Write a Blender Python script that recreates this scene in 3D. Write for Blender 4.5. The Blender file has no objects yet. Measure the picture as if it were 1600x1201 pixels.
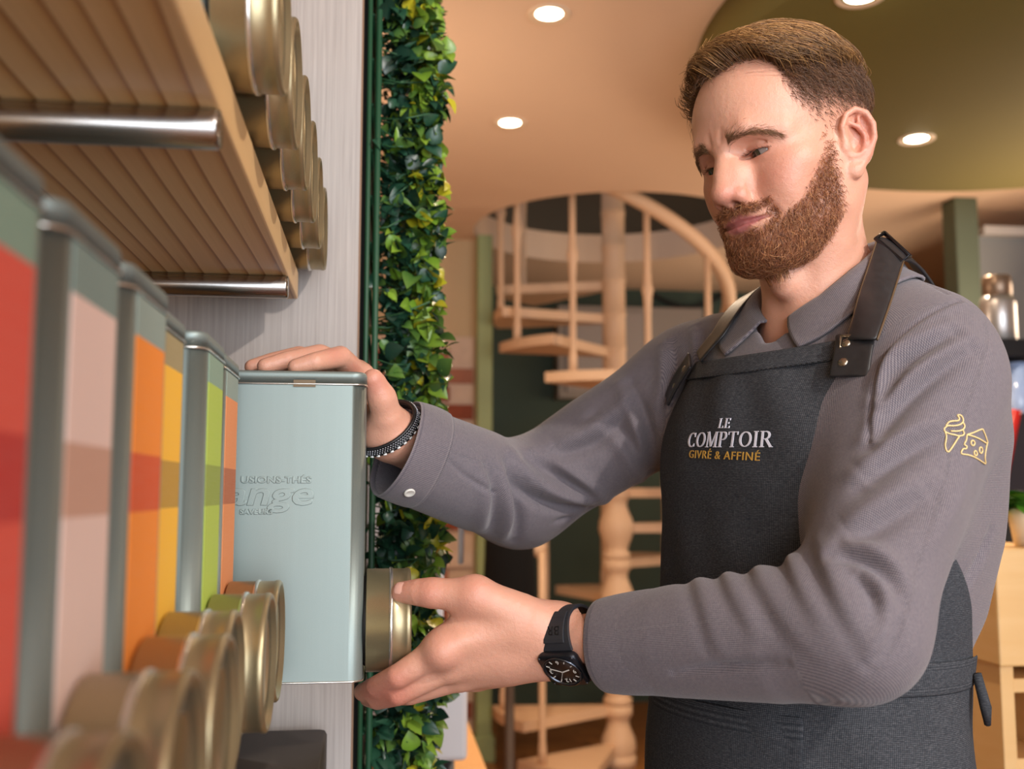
import bpy, bmesh, math, random
import numpy as np
from mathutils import Vector, Matrix, Euler, noise

scene = bpy.context.scene
COL = scene.collection
PI = math.pi

# ---------------------------------------------------------------- camera
FOC, CX, CY = 1620.0, 800.0, 600.5            # focal length and centre for a 1600 x 1201 frame
PITCH = math.atan(167.5 / FOC)
YAW = math.atan(math.cos(PITCH) * 212.0 / FOC)
CAM = np.array([0.0, 0.0, 1.30])
FWD = np.array([math.sin(YAW) * math.cos(PITCH), math.cos(YAW) * math.cos(PITCH), math.sin(PITCH)])
RGT = np.array([math.cos(YAW), -math.sin(YAW), 0.0])
UPV = np.cross(RGT, FWD)
cam_data = bpy.data.cameras.new('camera')
cam = bpy.data.objects.new('camera', cam_data)
COL.objects.link(cam)
cam.location = CAM
cam.rotation_euler = (PI / 2 + PITCH, 0, -YAW)
cam_data.sensor_width = 36.0
cam_data.lens = 36.0 * FOC / 1600.0
cam_data.clip_start = 0.02
cam_data.dof.use_dof = True
cam_data.dof.focus_distance = 0.97
cam_data.dof.aperture_fstop = 5.2
scene.camera = cam

# ---------------------------------------------------------------- light of the place
scene.view_settings.view_transform = 'Standard'
scene.view_settings.look = 'None'
scene.view_settings.gamma = 1.0
scene.view_settings.use_curve_mapping = False
scene.view_settings.exposure = 0.15
world = bpy.data.worlds.new('daylight')
scene.world = world
world.use_nodes = True
world.node_tree.nodes['Background'].inputs[0].default_value = (0.72, 0.82, 1.0, 1)
world.node_tree.nodes['Background'].inputs[1].default_value = 0.4


def area_light(name, loc, target, size, size_y, power, color):
    ld = bpy.data.lights.new(name, 'AREA')
    ld.shape = 'RECTANGLE'
    ld.size, ld.size_y, ld.energy, ld.color = size, size_y, power, color
    o = bpy.data.objects.new(name, ld)
    COL.objects.link(o)
    o.location = loc
    o.rotation_euler = (Vector(target) - Vector(loc)).to_track_quat('-Z', 'Y').to_euler()
    return o


# daylight from the shop front behind the photographer
area_light('shop_front_daylight', (0.9, -2.7, 1.5), (0.2, 1.0, 1.45), 4.0, 2.3, 165, (0.86, 0.93, 1.0))
# unseen warm fill lights, added to brighten the ceiling and the stair
area_light('warm_fill', (-0.45, 2.9, 1.9), (0.6, 3.3, 2.6), 0.5, 0.9, 9, (1.0, 0.78, 0.58))
area_light('warm_fill', (2.75, 3.4, 1.9), (1.0, 3.4, 2.6), 1.2, 0.5, 17, (1.0, 0.76, 0.55))
area_light('warm_fill', (2.6, 5.2, 1.6), (1.4, 5.2, 2.0), 1.0, 0.8, 9, (1.0, 0.78, 0.56))
# one track spot over the aisle
spot_data = bpy.data.lights.new('aisle_spot', 'SPOT')
spot_data.energy, spot_data.color, spot_data.spot_size, spot_data.spot_blend = 110, (1.0, 0.93, 0.86), 0.72, 0.5
spot_data.shadow_soft_size = 0.03
spot = bpy.data.objects.new('aisle_spot', spot_data)
COL.objects.link(spot)
spot.location = (1.25, -0.65, 2.5)
spot.rotation_euler = (Vector((0.30, 1.1, 1.45)) - spot.location).to_track_quat('-Z', 'Y').to_euler()

# ---------------------------------------------------------------- small helpers
def W(px, py, d):
    """point of the place that lies at optical depth d along the ray through pixel (px, py)"""
    return CAM + d * (FWD + RGT * (px - CX) / FOC - UPV * (py - CY) / FOC)


def WY(px, py, Y):
    r = FWD + RGT * (px - CX) / FOC - UPV * (py - CY) / FOC
    return CAM + r * (Y / r[1])


def ray(px, py):
    r = FWD + RGT * (px - CX) / FOC - UPV * (py - CY) / FOC
    return r / np.linalg.norm(r)


def unit(v):
    v = np.asarray(v, float)
    return v / np.linalg.norm(v)


def tag(o, label=None, cat=None, group=None, kind=None):
    if label: o['label'] = label
    if cat: o['category'] = cat
    if group: o['group'] = group
    if kind: o['kind'] = kind
    return o


def empty(name, loc=(0, 0, 0), rot=(0, 0, 0)):
    o = bpy.data.objects.new(name, None)
    o.empty_display_size = 0.05
    COL.objects.link(o)
    o.location = loc
    o.rotation_euler = rot
    return o


def link(name, me, mat=None, parent=None, loc=None, rot=None):
    o = bpy.data.objects.new(name, me)
    COL.objects.link(o)
    if mat is not None and not me.materials:
        me.materials.append(mat)
    if parent is not None: o.parent = parent
    if loc is not None: o.location = loc
    if rot is not None: o.rotation_euler = rot
    return o


def mesh(name, verts, faces, smooth=False):
    me = bpy.data.meshes.new(name)
    me.from_pydata([tuple(map(float, v)) for v in verts], [], [tuple(int(i) for i in f) for f in faces])
    if smooth:
        me.polygons.foreach_set('use_smooth', [True] * len(me.polygons))
    me.update()
    return me


def np_mesh(name, V, Q, smooth=True):
    """mesh from numpy vertices and quads or triangles"""
    me = bpy.data.meshes.new(name)
    n, m = Q.shape
    me.vertices.add(len(V)); me.vertices.foreach_set('co', V.astype(np.float32).ravel())
    me.loops.add(n * m); me.loops.foreach_set('vertex_index', Q.astype(np.int32).ravel())
    me.polygons.add(n); me.polygons.foreach_set('loop_start', np.arange(0, n * m, m, dtype=np.int32))
    me.polygons.foreach_set('use_smooth', np.full(n, smooth))
    me.update(calc_edges=True)
    me.validate()
    return me


class MB:
    """collects simple solids into one mesh"""
    def __init__(s): s.v = []; s.f = []; s.sm = []

    def add(s, vs, fs, smooth=False):
        b = len(s.v); s.v += [tuple(map(float, v)) for v in vs]
        s.f += [tuple(b + i for i in f) for f in fs]; s.sm += [smooth] * len(fs); return s

    def box(s, lo, hi):
        (x0, y0, z0), (x1, y1, z1) = lo, hi
        return s.add([(x0, y0, z0), (x1, y0, z0), (x1, y1, z0), (x0, y1, z0), (x0, y0, z1), (x1, y0, z1), (x1, y1, z1), (x0, y1, z1)],
                     [(0, 3, 2, 1), (4, 5, 6, 7), (0, 1, 5, 4), (1, 2, 6, 5), (2, 3, 7, 6), (3, 0, 4, 7)])

    def lathe(s, prof, n=32, axis='Z', c=(0, 0, 0), smooth=True):
        """prof: list of (radius, height)"""
        vs, fs = [], []
        for r, h in prof:
            for i in range(n):
                a = 2 * PI * i / n
                p = (r * math.cos(a), r * math.sin(a), h)
                if axis == 'X': p = (h, r * math.cos(a), r * math.sin(a))
                if axis == 'Y': p = (r * math.sin(a), h, r * math.cos(a))
                vs.append((p[0] + c[0], p[1] + c[1], p[2] + c[2]))
        for j in range(len(prof) - 1):
            for i in range(n):
                k = (i + 1) % n
                fs.append((j * n + i, j * n + k, (j + 1) * n + k, (j + 1) * n + i))
        fs.append(tuple(reversed(range(n)))); fs.append(tuple(range((len(prof) - 1) * n, len(prof) * n)))
        return s.add(vs, fs, smooth)

    def tube(s, pts, rads, n=8, smooth=True, caps=True):
        pts = [np.asarray(p, float) for p in pts]
        if not hasattr(rads, '__len__'): rads = [rads] * len(pts)
        vs, fs = [], []
        u = None
        for i, p in enumerate(pts):
            t = unit(pts[min(i + 1, len(pts) - 1)] - pts[max(i - 1, 0)])
            if u is None:
                u = np.cross(t, [0, 0, 1.0])
                if np.linalg.norm(u) < 1e-3: u = np.cross(t, [1.0, 0, 0])
            u = unit(u - t * np.dot(u, t)); w = np.cross(t, u)
            for k in range(n):
                a = 2 * PI * k / n
                vs.append(p + rads[i] * (u * math.cos(a) + w * math.sin(a)))
        for i in range(len(pts) - 1):
            for k in range(n):
                l = (k + 1) % n
                fs.append((i * n + k, i * n + l, (i + 1) * n + l, (i + 1) * n + k))
        if caps:
            fs.append(tuple(reversed(range(n)))); fs.append(tuple(range((len(pts) - 1) * n, len(pts) * n)))
        return s.add(vs, fs, smooth)

    def prism(s, poly, z0, z1, smooth_side=False):
        n = len(poly)
        vs = [(x, y, z0) for x, y in poly] + [(x, y, z1) for x, y in poly]
        fs = [(i, (i + 1) % n, n + (i + 1) % n, n + i) for i in range(n)]
        s.add(vs, fs, smooth_side)
        return s.add(vs, [tuple(reversed(range(n))), tuple(range(n, 2 * n))])

    def mesh(s, name):
        me = bpy.data.meshes.new(name)
        me.from_pydata(s.v, [], s.f)
        me.polygons.foreach_set('use_smooth', s.sm)
        me.update()
        return me

    def build(s, name, mat=None, parent=None, loc=None, rot=None, bevel=0.0, seg=2):
        o = link(name, s.mesh(name), mat, parent, loc, rot)
        if bevel:
            m = o.modifiers.new('bevel', 'BEVEL'); m.width = bevel; m.segments = seg; m.limit_method = 'ANGLE'; m.angle_limit = 0.7
            m.harden_normals = False
        return o


def smooth_poly(pts, n=8, closed=False):
    """Catmull-Rom through the points"""
    P = [np.asarray(p, float) for p in pts]
    out = []
    m = len(P)
    rng = range(m if closed else m - 1)
    for i in rng:
        if closed:
            a, b, c, d = P[(i - 1) % m], P[i], P[(i + 1) % m], P[(i + 2) % m]
        else:
            a, b, c, d = P[max(i - 1, 0)], P[i], P[i + 1], P[min(i + 2, m - 1)]
        for k in range(n):
            t = k / n
            out.append(0.5 * (2 * b + (c - a) * t + (2 * a - 5 * b + 4 * c - d) * t * t + (3 * b - a - 3 * c + d) * t ** 3))
    if not closed: out.append(P[-1])
    return out


def round_rect(w, d, r, n=6):
    """outline of a rectangle w (x) by d (y) with rounded corners"""
    out = []
    for cx, cy, a0 in ((w / 2 - r, d / 2 - r, 0), (-w / 2 + r, d / 2 - r, 90), (-w / 2 + r, -d / 2 + r, 180), (w / 2 - r, -d / 2 + r, 270)):
        for k in range(n + 1):
            a = math.radians(a0 + 90 * k / n)
            out.append((cx + r * math.cos(a), cy + r * math.sin(a)))
    return out


def loft(mb, rings, smooth=True, cap=True):
    """rings: list of equally long closed loops"""
    n = len(rings[0]); vs = [v for r in rings for v in r]; fs = []
    for j in range(len(rings) - 1):
        for i in range(n):
            k = (i + 1) % n
            fs.append((j * n + i, j * n + k, (j + 1) * n + k, (j + 1) * n + i))
    if cap:
        fs.append(tuple(reversed(range(n)))); fs.append(tuple(range((len(rings) - 1) * n, len(rings) * n)))
    return mb.add(vs, fs, smooth)


# ---------------------------------------------------------------- materials
class NT:
    """thin wrapper to write node materials briefly"""
    def __init__(s, name):
        s.m = bpy.data.materials.new(name); s.m.use_nodes = True
        s.t = s.m.node_tree; s.b = s.t.nodes['Principled BSDF']

    def n(s, typ, **kw):
        nd = s.t.nodes.new('ShaderNode' + typ)
        for k, v in kw.items():
            if k.startswith('i_'):
                key = k[2:]
                key = int(key) if key.isdigit() else key.replace('_', ' ')
                s.set(nd.inputs[key], v)
            else:
                setattr(nd, k, v)
        return nd

    def set(s, sock, v):
        if hasattr(v, 'is_output') or hasattr(v, 'links'):
            s.t.links.new(v, sock)
        else:
            sock.default_value = v

    def p(s, **kw):
        for k, v in kw.items(): s.set(s.b.inputs[k.replace('_', ' ')], v)
        return s

    def coord(s, which='Object', scale=(1, 1, 1), rot=(0, 0, 0), loc=(0, 0, 0)):
        tc = s.n('TexCoord'); mp = s.n('Mapping')
        s.t.links.new(tc.outputs[which], mp.inputs[0])
        mp.inputs['Scale'].default_value = scale; mp.inputs['Rotation'].default_value = rot; mp.inputs['Location'].default_value = loc
        return mp.outputs[0]

    def noise(s, vec, scale, detail=3, rough=0.5, dist=0.0):
        nd = s.n('TexNoise'); s.t.links.new(vec, nd.inputs['Vector'])
        nd.inputs['Scale'].default_value = scale; nd.inputs['Detail'].default_value = detail
        nd.inputs['Roughness'].default_value = rough; nd.inputs['Distortion'].default_value = dist
        return nd.outputs['Fac']

    def ramp(s, fac, stops, interp='LINEAR'):
        nd = s.n('ValToRGB'); s.set(nd.inputs[0], fac)
        cr = nd.color_ramp; cr.interpolation = interp
        while len(cr.elements) < len(stops): cr.elements.new(0.5)
        for e, (pos, c) in zip(cr.elements, stops):
            e.position = pos; e.color = c if len(c) == 4 else (*c, 1)
        return nd.outputs[0]

    def mix(s, fac, a, b, blend='MIX'):
        nd = s.n('Mix', data_type='RGBA', blend_type=blend)
        for i, v in ((0, fac), (6, a), (7, b)):
            if isinstance(v, tuple) and len(v) == 3: v = (*v, 1)
            s.set(nd.inputs[i], v)
        return nd.outputs[2]

    def math(s, op, a, b=0.0, c=0.0):
        nd = s.n('Math', operation=op)
        for i, v in enumerate((a, b, c)): s.set(nd.inputs[i], v)
        return nd.outputs[0]

    def bump(s, h, strength=0.3, dist=0.001, normal=None):
        nd = s.n('Bump'); s.set(nd.inputs['Height'], h)
        nd.inputs['Strength'].default_value = strength; nd.inputs['Distance'].default_value = dist
        if normal is not None: s.set(nd.inputs['Normal'], normal)
        return nd.outputs[0]


def rgb(h):
    """sRGB hex to linear"""
    h = h.lstrip('#')
    return tuple(((c / 12.92) if c <= 0.04045 else ((c + 0.055) / 1.055) ** 2.4) for c in (int(h[i:i + 2], 16) / 255 for i in (0, 2, 4))) + (1,)


def plain(name, hexcol, rough=0.5, metal=0.0, spec=0.5, var=0.0, scale=30.0, bump=0.0):
    t = NT(name)
    c = rgb(hexcol)
    if var or bump:
        f = t.noise(t.coord(), scale, 4)
        if var:
            t.p(Base_Color=t.mix(f, tuple(max(0, v * (1 - var)) for v in c[:3]), tuple(min(1, v * (1 + var)) for v in c[:3])))
        else:
            t.p(Base_Color=c)
        if bump: t.p(Normal=t.bump(f, bump, 0.002))
    else:
        t.p(Base_Color=c)
    t.p(Roughness=rough, Metallic=metal); t.b.inputs['Specular IOR Level'].default_value = spec
    return t.m


# ---------------------------------------------------------------- implicit surfaces
class Frame:
    def __init__(s, o, R, k=1.0, mirror=False): s.o = np.asarray(o, float); s.R = np.asarray(R, float); s.k = k; s.mirror = mirror
    def loc(s, P):
        q = (P - s.o) @ s.R / s.k
        if s.mirror: q = q.copy(); q[..., 0] = np.abs(q[..., 0])
        return q
    def wor(s, q): return np.asarray(q, float) * s.k @ s.R.T + s.o


def rotm(rx=0, ry=0, rz=0):
    return np.array(Euler((math.radians(rx), math.radians(ry), math.radians(rz))).to_matrix())


def f_ell(c, r, R=None):
    c = np.asarray(c, float); r = np.asarray(r, float)
    def f(P):
        q = P - c
        if R is not None: q = q @ R
        k0 = np.sqrt((((q / r)) ** 2).sum(-1)); k1 = np.sqrt((((q / (r * r))) ** 2).sum(-1)) + 1e-9
        return np.maximum(k0 * (k0 - 1) / k1, np.sqrt((q * q).sum(-1)) - r.max())
    return f, c, float(r.max())


def f_tube(pts, rads):
    pts = [np.asarray(p, float) for p in pts]
    if not hasattr(rads, '__len__'): rads = [rads] * len(pts)
    def f(P):
        d = None
        for a, b, ra, rb in zip(pts[:-1], pts[1:], rads[:-1], rads[1:]):
            ab = b - a; t = np.clip(((P - a) @ ab) / (ab @ ab + 1e-12), 0, 1)
            e = np.sqrt((((P - a) - t[..., None] * ab) ** 2).sum(-1)) - (ra + t * (rb - ra))
            d = e if d is None else np.minimum(d, e)
        return d
    A = np.array(pts); c = (A.max(0) + A.min(0)) / 2
    return f, c, float(np.linalg.norm(A - c, axis=1).max() + max(rads))


def f_flat(a, b, ra, rb, side, flat):
    """tapered limb with an oval section: flattened by factor flat across 'side'"""
    a = np.asarray(a, float); b = np.asarray(b, float); side = unit(side)
    ab = b - a
    def f(P):
        t = np.clip(((P - a) @ ab) / (ab @ ab), 0, 1)
        q = (P - a) - t[..., None] * ab
        s_ = q @ side
        q = q + (s_ * (1 / flat - 1))[..., None] * side
        return np.maximum((np.sqrt((q ** 2).sum(-1)) - (ra + t * (rb - ra))) * min(1.0, flat), np.sqrt(((P - c) ** 2).sum(-1)) - rb_)
    c = (a + b) / 2
    rb_ = float(np.linalg.norm(ab) / 2 + max(ra, rb) * max(1, flat))
    return f, c, rb_


class SDF:
    def __init__(s): s.ops = []

    def add(s, prim, k=0.005, mode='u', fr=None):
        f, c, r = prim
        if fr is not None:
            if fr.mirror:
                cw = fr.wor([0, c[1], c[2]]); rw = (r + abs(c[0])) * fr.k
            else:
                cw = fr.wor(c); rw = r * fr.k
            g = (lambda P, f=f, fr=fr: f(fr.loc(P)) * fr.k)
        else:
            cw, rw, g = c, r, f
        s.ops.append((mode, g, np.asarray(cw, float), rw, k)); return s

    def disp(s, f, c, r):
        s.ops.append(('d', f, np.asarray(c, float), r, 0.0)); return s

    def ev(s, P, ops=None):
        d = np.full(P.shape[:-1], 10.0)
        for mode, g, c, r, k in (s.ops if ops is None else ops):
            if mode == 'd':
                d = d + g(P); continue
            e = g(P)
            if mode == 'u':
                d2 = np.minimum(d, e)
                if k > 0:
                    h = np.maximum(k - np.abs(d - e), 0) / k; d2 = d2 - h * h * k * 0.25
            elif mode == 's':
                d2 = np.maximum(d, -e)
                if k > 0:
                    h = np.maximum(k - np.abs(d + e), 0) / k; d2 = d2 + h * h * k * 0.25
            else:
                d2 = np.maximum(d, e)
            d = d2
        return d

    def near(s, c, r):
        return [o for o in s.ops if np.sum((o[2] - c) ** 2) < (o[3] + o[4] + r) ** 2 or o[0] == 'i']

    def trace(s, o, dirs, t0=0.0, t1=3.0, n=90):
        """sphere trace rays from points o along unit dirs; returns hit points and mask"""
        o = np.asarray(o, float) * np.ones((len(dirs), 3)); t = np.full(len(dirs), t0)
        for _ in range(n):
            d = s.ev(o + dirs * t[:, None]); t = t + d * 0.7
        P = o + dirs * t[:, None]
        return P, (np.abs(s.ev(P)) < 0.002) & (t < t1)

    def normal(s, P, e=0.0006):
        g = np.stack([s.ev(P + np.eye(3)[i] * e) - s.ev(P - np.eye(3)[i] * e) for i in range(3)], -1)
        return g / (np.linalg.norm(g, axis=-1, keepdims=True) + 1e-12)

    def polygonise(s, lo, hi, h, smooth=1, nb=8, reach=.034):
        lo = np.asarray(lo, float); hi = np.asarray(hi, float)
        B = nb * h
        nbk = np.ceil((hi - lo) / B).astype(int)
        I = np.stack(np.meshgrid(*[np.arange(n) for n in nbk], indexing='ij'), -1).reshape(-1, 3)
        Cn = lo + (I + 0.5) * B
        d = np.concatenate([s.ev(Cn[i:i + 60000]) for i in range(0, len(Cn), 60000)])
        I = I[np.abs(d) < B * 0.9 + .001]
        g = np.arange(nb + 1)
        G = np.stack(np.meshgrid(g, g, g, indexing='ij'), -1)
        off = np.array([[0, 0, 0], [1, 0, 0], [0, 1, 0], [1, 1, 0], [0, 0, 1], [1, 0, 1], [0, 1, 1], [1, 1, 1]])
        edges = [(0, 1), (2, 3), (4, 5), (6, 7), (0, 2), (1, 3), (4, 6), (5, 7), (0, 4), (1, 5), (2, 6), (3, 7)]
        keys, verts, qk = [], [], []
        N = (nbk * nb + 4).astype(np.int64)
        key = lambda A: ((A[..., 0] + 1) * N[1] + (A[..., 1] + 1)) * N[2] + (A[..., 2] + 1)
        for b in I:
            base = b * nb
            P = lo + (base + G) * h
            c = lo + (base + nb / 2) * h
            ops = s.near(c, B * 0.87 + 4 * h + reach)
            if not ops: continue
            v = s.ev(P, ops)
            if v.min() > 0 or v.max() < 0: continue
            cor = np.stack([v[o[0]:o[0] + nb, o[1]:o[1] + nb, o[2]:o[2] + nb] for o in off], -1)
            ins = cor < 0
            act = ins.any(-1) & ~ins.all(-1)
            idx = np.argwhere(act)
            if not len(idx): continue
            cv = cor[act]
            acc = np.zeros((len(idx), 3)); cnt = np.zeros(len(idx))
            for a, e in edges:
                va, vb = cv[:, a], cv[:, e]; m = (va < 0) != (vb < 0)
                t = np.where(m, va / np.where(m, va - vb, 1), 0)
                acc += np.where(m[:, None], off[a] + t[:, None] * (off[e] - off[a]), 0); cnt += m
            acc /= cnt[:, None]
            ga = idx + base
            keys.append(key(ga)); verts.append(lo + (ga + acc) * h)
            for ax, e in ((0, 1), (1, 2), (2, 4)):
                m = (cv[:, 0] < 0) != (cv[:, e] < 0)
                if not m.any(): continue
                q = ga[m]; u = np.eye(3, dtype=int)[(ax + 1) % 3]; w = np.eye(3, dtype=int)[(ax + 2) % 3]
                K = np.stack([key(q), key(q - u), key(q - u - w), key(q - w)], -1)
                fl = cv[m, 0] >= 0
                K[fl] = K[fl][:, ::-1]
                qk.append(K)
        keys = np.concatenate(keys); V = np.concatenate(verts); Q = np.concatenate(qk)
        o = np.argsort(keys); keys = keys[o]; V = V[o]
        J = np.clip(np.searchsorted(keys, Q), 0, len(keys) - 1)
        ok = (keys[J] == Q).all(-1); J = J[ok]
        for _ in range(smooth):
            acc = np.zeros_like(V); cnt = np.zeros(len(V))
            for a in range(4):
                for b_ in ((a + 1) % 4, (a - 1) % 4):
                    for k in range(3): acc[:, k] += np.bincount(J[:, a], V[J[:, b_], k], len(V))
                    cnt += np.bincount(J[:, a], minlength=len(V))
            m = cnt > 0
            V[m] = 0.4 * V[m] + 0.6 * acc[m] / cnt[m, None]
        return V, J

# ================================================================ the room
CEIL = 2.60


def on_z(px, py, z):
    r = FWD + RGT * (px - CX) / FOC - UPV * (py - CY) / FOC
    return CAM + r * ((z - CAM[2]) / r[2])


STAIR = W(962, 768, 5.08); STAIR[2] = 0
HOLE_R = 0.70

# floor of warm boards
t = NT('floor_boards')
co = t.coord('Object', (1, 1, 1))
br = t.n('TexBrick', offset=.37); t.t.links.new(co, br.inputs['Vector'])
br.inputs['Scale'].default_value = 1.0; br.inputs['Brick Width'].default_value = 1.1; br.inputs['Row Height'].default_value = .12
br.inputs['Mortar Size'].default_value = .003
br.inputs['Color1'].default_value = rgb('#8a5528'); br.inputs['Color2'].default_value = rgb('#a06833'); br.inputs['Mortar'].default_value = rgb('#2c180c')
g = t.noise(t.coord('Object', (3, 60, 3)), 1.0, 4, .6)
t.p(Base_Color=t.mix(t.math('MULTIPLY', g, .35), br.outputs['Color'], (.16, .08, .03)), Roughness=.35)
mb = MB(); mb.box((-1.2, -3.2, -.05), (4.4, 7.0, 0))
tag(mb.build('floor', t.m), kind='structure')
PLASTER = plain('ceiling_plaster', '#e3c4a8', .85, 0, .2, .03, 3)
WALL_BEIGE = plain('wall_beige', '#c9ad86', .85, 0, .2, .05, 4)
WALL_GREEN = plain('wall_green', '#475448', .75, 0, .3, .10, 3)
POST_GREEN = plain('post_green', '#8f9a68', .55, 0, .4, .04, 6)
GREY = plain('grey_wall', '#8f8f8c', .8, 0, .3, .05, 4)

# ceiling with the round stair well
mb = MB()
n = 64
x0, x1, y0, y1 = -1.2, 4.4, -3.2, 7.0
ring, outer = [], []
for k in range(n):
    a = 2 * PI * k / n
    c, s = math.cos(a), math.sin(a)
    ring.append((STAIR[0] + HOLE_R * c, STAIR[1] + HOLE_R * s))
    tx = ((x1 - STAIR[0]) / c if c > 1e-9 else (x0 - STAIR[0]) / c if c < -1e-9 else 1e9)
    ty = ((y1 - STAIR[1]) / s if s > 1e-9 else (y0 - STAIR[1]) / s if s < -1e-9 else 1e9)
    t_ = min(tx, ty); outer.append((STAIR[0] + t_ * c, STAIR[1] + t_ * s))
vs = [(*p, CEIL) for p in ring] + [(*p, CEIL) for p in outer] + [(*p, CEIL + .16) for p in ring] + [(*p, CEIL + .16) for p in outer]
fs = []
for k in range(n):
    l = (k + 1) % n
    fs += [(k, l, n + l, n + k), (2 * n + l, 2 * n + k, 3 * n + k, 3 * n + l), (l, k, 2 * n + k, 2 * n + l), (n + k, n + l, 3 * n + l, 3 * n + k)]
mb.add(vs, fs)
# square corners of the slab
corners = [(x1, y1), (x0, y1), (x0, y0), (x1, y0)]
angs = [math.atan2(p[1] - STAIR[1], p[0] - STAIR[0]) % (2 * PI) for p in corners]
for p, a in zip(corners, angs):
    k = int(a / (2 * PI / n)); l = (k + 1) % n
    for z in (CEIL, CEIL + .16):
        mb.add([(*outer[k], z), (*p, z), (*outer[l], z)], [(0, 2, 1)])
tag(mb.build('ceiling', PLASTER), kind='structure')

# walls
def wall(name, lo, hi, m):
    b = MB(); b.box(lo, hi)
    return tag(b.build(name, m), kind='structure')


YB = 6.45
wall('wall_back', (-1.2, YB, 0), (4.4, YB + .12, CEIL), WALL_GREEN)
wall('wall_right', (4.4, -3.2, 0), (4.52, 7.0, 4.6), WALL_BEIGE)
wall('wall_left', (-.72, -3.2, 0), (-.62, 7.0, CEIL), WALL_BEIGE)
wall('wall_upper', (-1.2, 6.9, CEIL + .16), (4.4, 7.0, 4.6), plain('upper_wall', '#8a7356', .8))
wall('ceiling_upper', (-1.2, 3.0, 4.6), (4.4, 7.0, 4.7), plain('upper_ceiling', '#a08a70', .8))

# beige wall on the left of the stair with bare brick below
pa, pb = W(640, 500, 5.35), W(742, 500, 5.35)
zb = W(700, 526, 5.3)[2]
wx0, wx1, wy = -1.2, float(W(744, 500, 5.35)[0]), float(pb[1])
mb = MB(); mb.box((wx0, wy, 0), (wx1, wy + .10, CEIL))
bw = tag(mb.build('wall_stair', WALL_BEIGE), kind='structure')
mb = MB(); mb.box((wx0 + .5, wy - .025, 0), (wx1 - .01, wy + .0, zb))
mort = mb.build('mortar', plain('mortar', '#d2b7a0', .9, 0, .2, .15, 25), bw)
brick_mats = [plain('brick_a', '#8a4a36', .9, 0, .2, .2, 30, .4), plain('brick_b', '#7a3f30', .9, 0, .2, .2, 30, .4), plain('brick_c', '#a06a55', .9, 0, .2, .2, 30, .4), plain('brick_painted', '#d4bba8', .9, 0, .2, .1, 30, .4)]
rnd = random.Random(5)
bmeshes = []
for m_ in brick_mats:
    b = MB()
    b.box((-.112, -.016, -.038), (.112, .01, .038))
    me = b.mesh('brick'); me.materials.append(m_); bmeshes.append(me)
row = 0
z = .045
while z < zb - .03:
    x = wx1 - .13 - (.12 if row % 2 else 0)
    while x > wx1 - .75:
        o = link('brick', rnd.choices(bmeshes, [5, 4, 2, 1.3])[0], None, bw, (x, wy - .030, z))
        o.scale = (1 if x + .115 < wx1 - .01 else .9, 1, 1)
        x -= .24
    z += .092; row += 1

# green posts
mb = MB()
c = W(756, 700, 5.2)
mb.box((c[0] - .038, c[1] - .04, .05), (c[0] + .038, c[1] + .04, CEIL))
mb.box((c[0] - .055, c[1] - .055, 0), (c[0] + .055, c[1] + .055, .12))
tag(mb.build('post', POST_GREEN, bevel=.006), 'olive green square post to the left of the spiral stair', 'post')
c = W(1507, 500, 4.6)
mb = MB()
mb.box((c[0] - .055, c[1] - .055, .05), (c[0] + .055, c[1] + .055, CEIL))
mb.box((c[0] - .07, c[1] - .07, 0), (c[0] + .07, c[1] + .07, .12))
tag(mb.build('post', plain('post_sage', '#56604f', .7, 0, .4), bevel=.006), 'sage green square post behind the man\'s shoulder', 'post')
# grey partition to the right of that post
c2 = W(1528, 500, 4.7)
mb = MB(); mb.box((c2[0], c2[1], 0), (4.4, c2[1] + .1, 2.46))
tag(mb.build('wall_partition', GREY), kind='structure')
mb = MB(); mb.box((c2[0] + .02, c2[1] - .05, 2.46), (4.4, c2[1] + .12, 2.50))
tag(mb.build('trim_1', plain('trim_white', '#c8c2bb', .6)), kind='structure')

# dropped olive disc of the ceiling
DZ = 2.47
dc = np.array([2.02, 2.62])
rr_ = 1.12
mb = MB()
mb.lathe([(rr_ - .012, DZ), (rr_, DZ + .012), (rr_, CEIL)], 96, 'Z', (dc[0], dc[1], 0))
tag(mb.build('ceiling_disc', plain('olive_paint', '#6f6638', .75, 0, .2, .03, 3)), kind='structure')

# recessed downlights
LAMP = NT('lamp_glow'); LAMP.p(Base_Color=(1, .9, .75, 1)); LAMP.b.inputs['Emission Color'].default_value = (1, .86, .62, 1); LAMP.b.inputs['Emission Strength'].default_value = 14
RIM = plain('downlight_rim', '#e6cdb0', .4)
rim_me = MB(); rim_me.lathe([(.040, .004), (.056, -.003), (.060, .0), (.060, .004)], 40)
bulb_me = MB(); bulb_me.lathe([(.0005, -.001), (.030, -.001), (.040, .003), (.040, .008)], 40)
rim_me = rim_me.mesh('rim'); rim_me.materials.append(RIM)
bulb_me = bulb_me.mesh('bulb'); bulb_me.materials.append(LAMP.m)
downs = [((858, 22), CEIL, 'recessed downlight in the peach ceiling nearest the top of the picture', 50),
         ((797, 192), CEIL, 'recessed downlight in the peach ceiling above the stair', 50),
         ((1432, 217), DZ, 'recessed downlight in the olive disc beside the man\'s ear', 50),
         ((1345, -6), DZ, 'recessed downlight in the olive disc above the man\'s hair', 50)]
for (px, py), z, lab, pw in downs:
    p = on_z(px, py, z)
    o = empty('downlight', (p[0], p[1], z - .002))
    tag(o, lab, 'downlight', 'recessed downlights')
    link('rim', rim_me, None, o); link('bulb', bulb_me, None, o)
    ld = bpy.data.lights.new('downlight_lamp', 'SPOT'); ld.energy = pw; ld.color = (1, .77, .54); ld.spot_size = 2.3; ld.spot_blend = .6; ld.shadow_soft_size = .04
    l = bpy.data.objects.new('downlight_lamp', ld); COL.objects.link(l); l.location = (0, 0, -.02); l.parent = o

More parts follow.
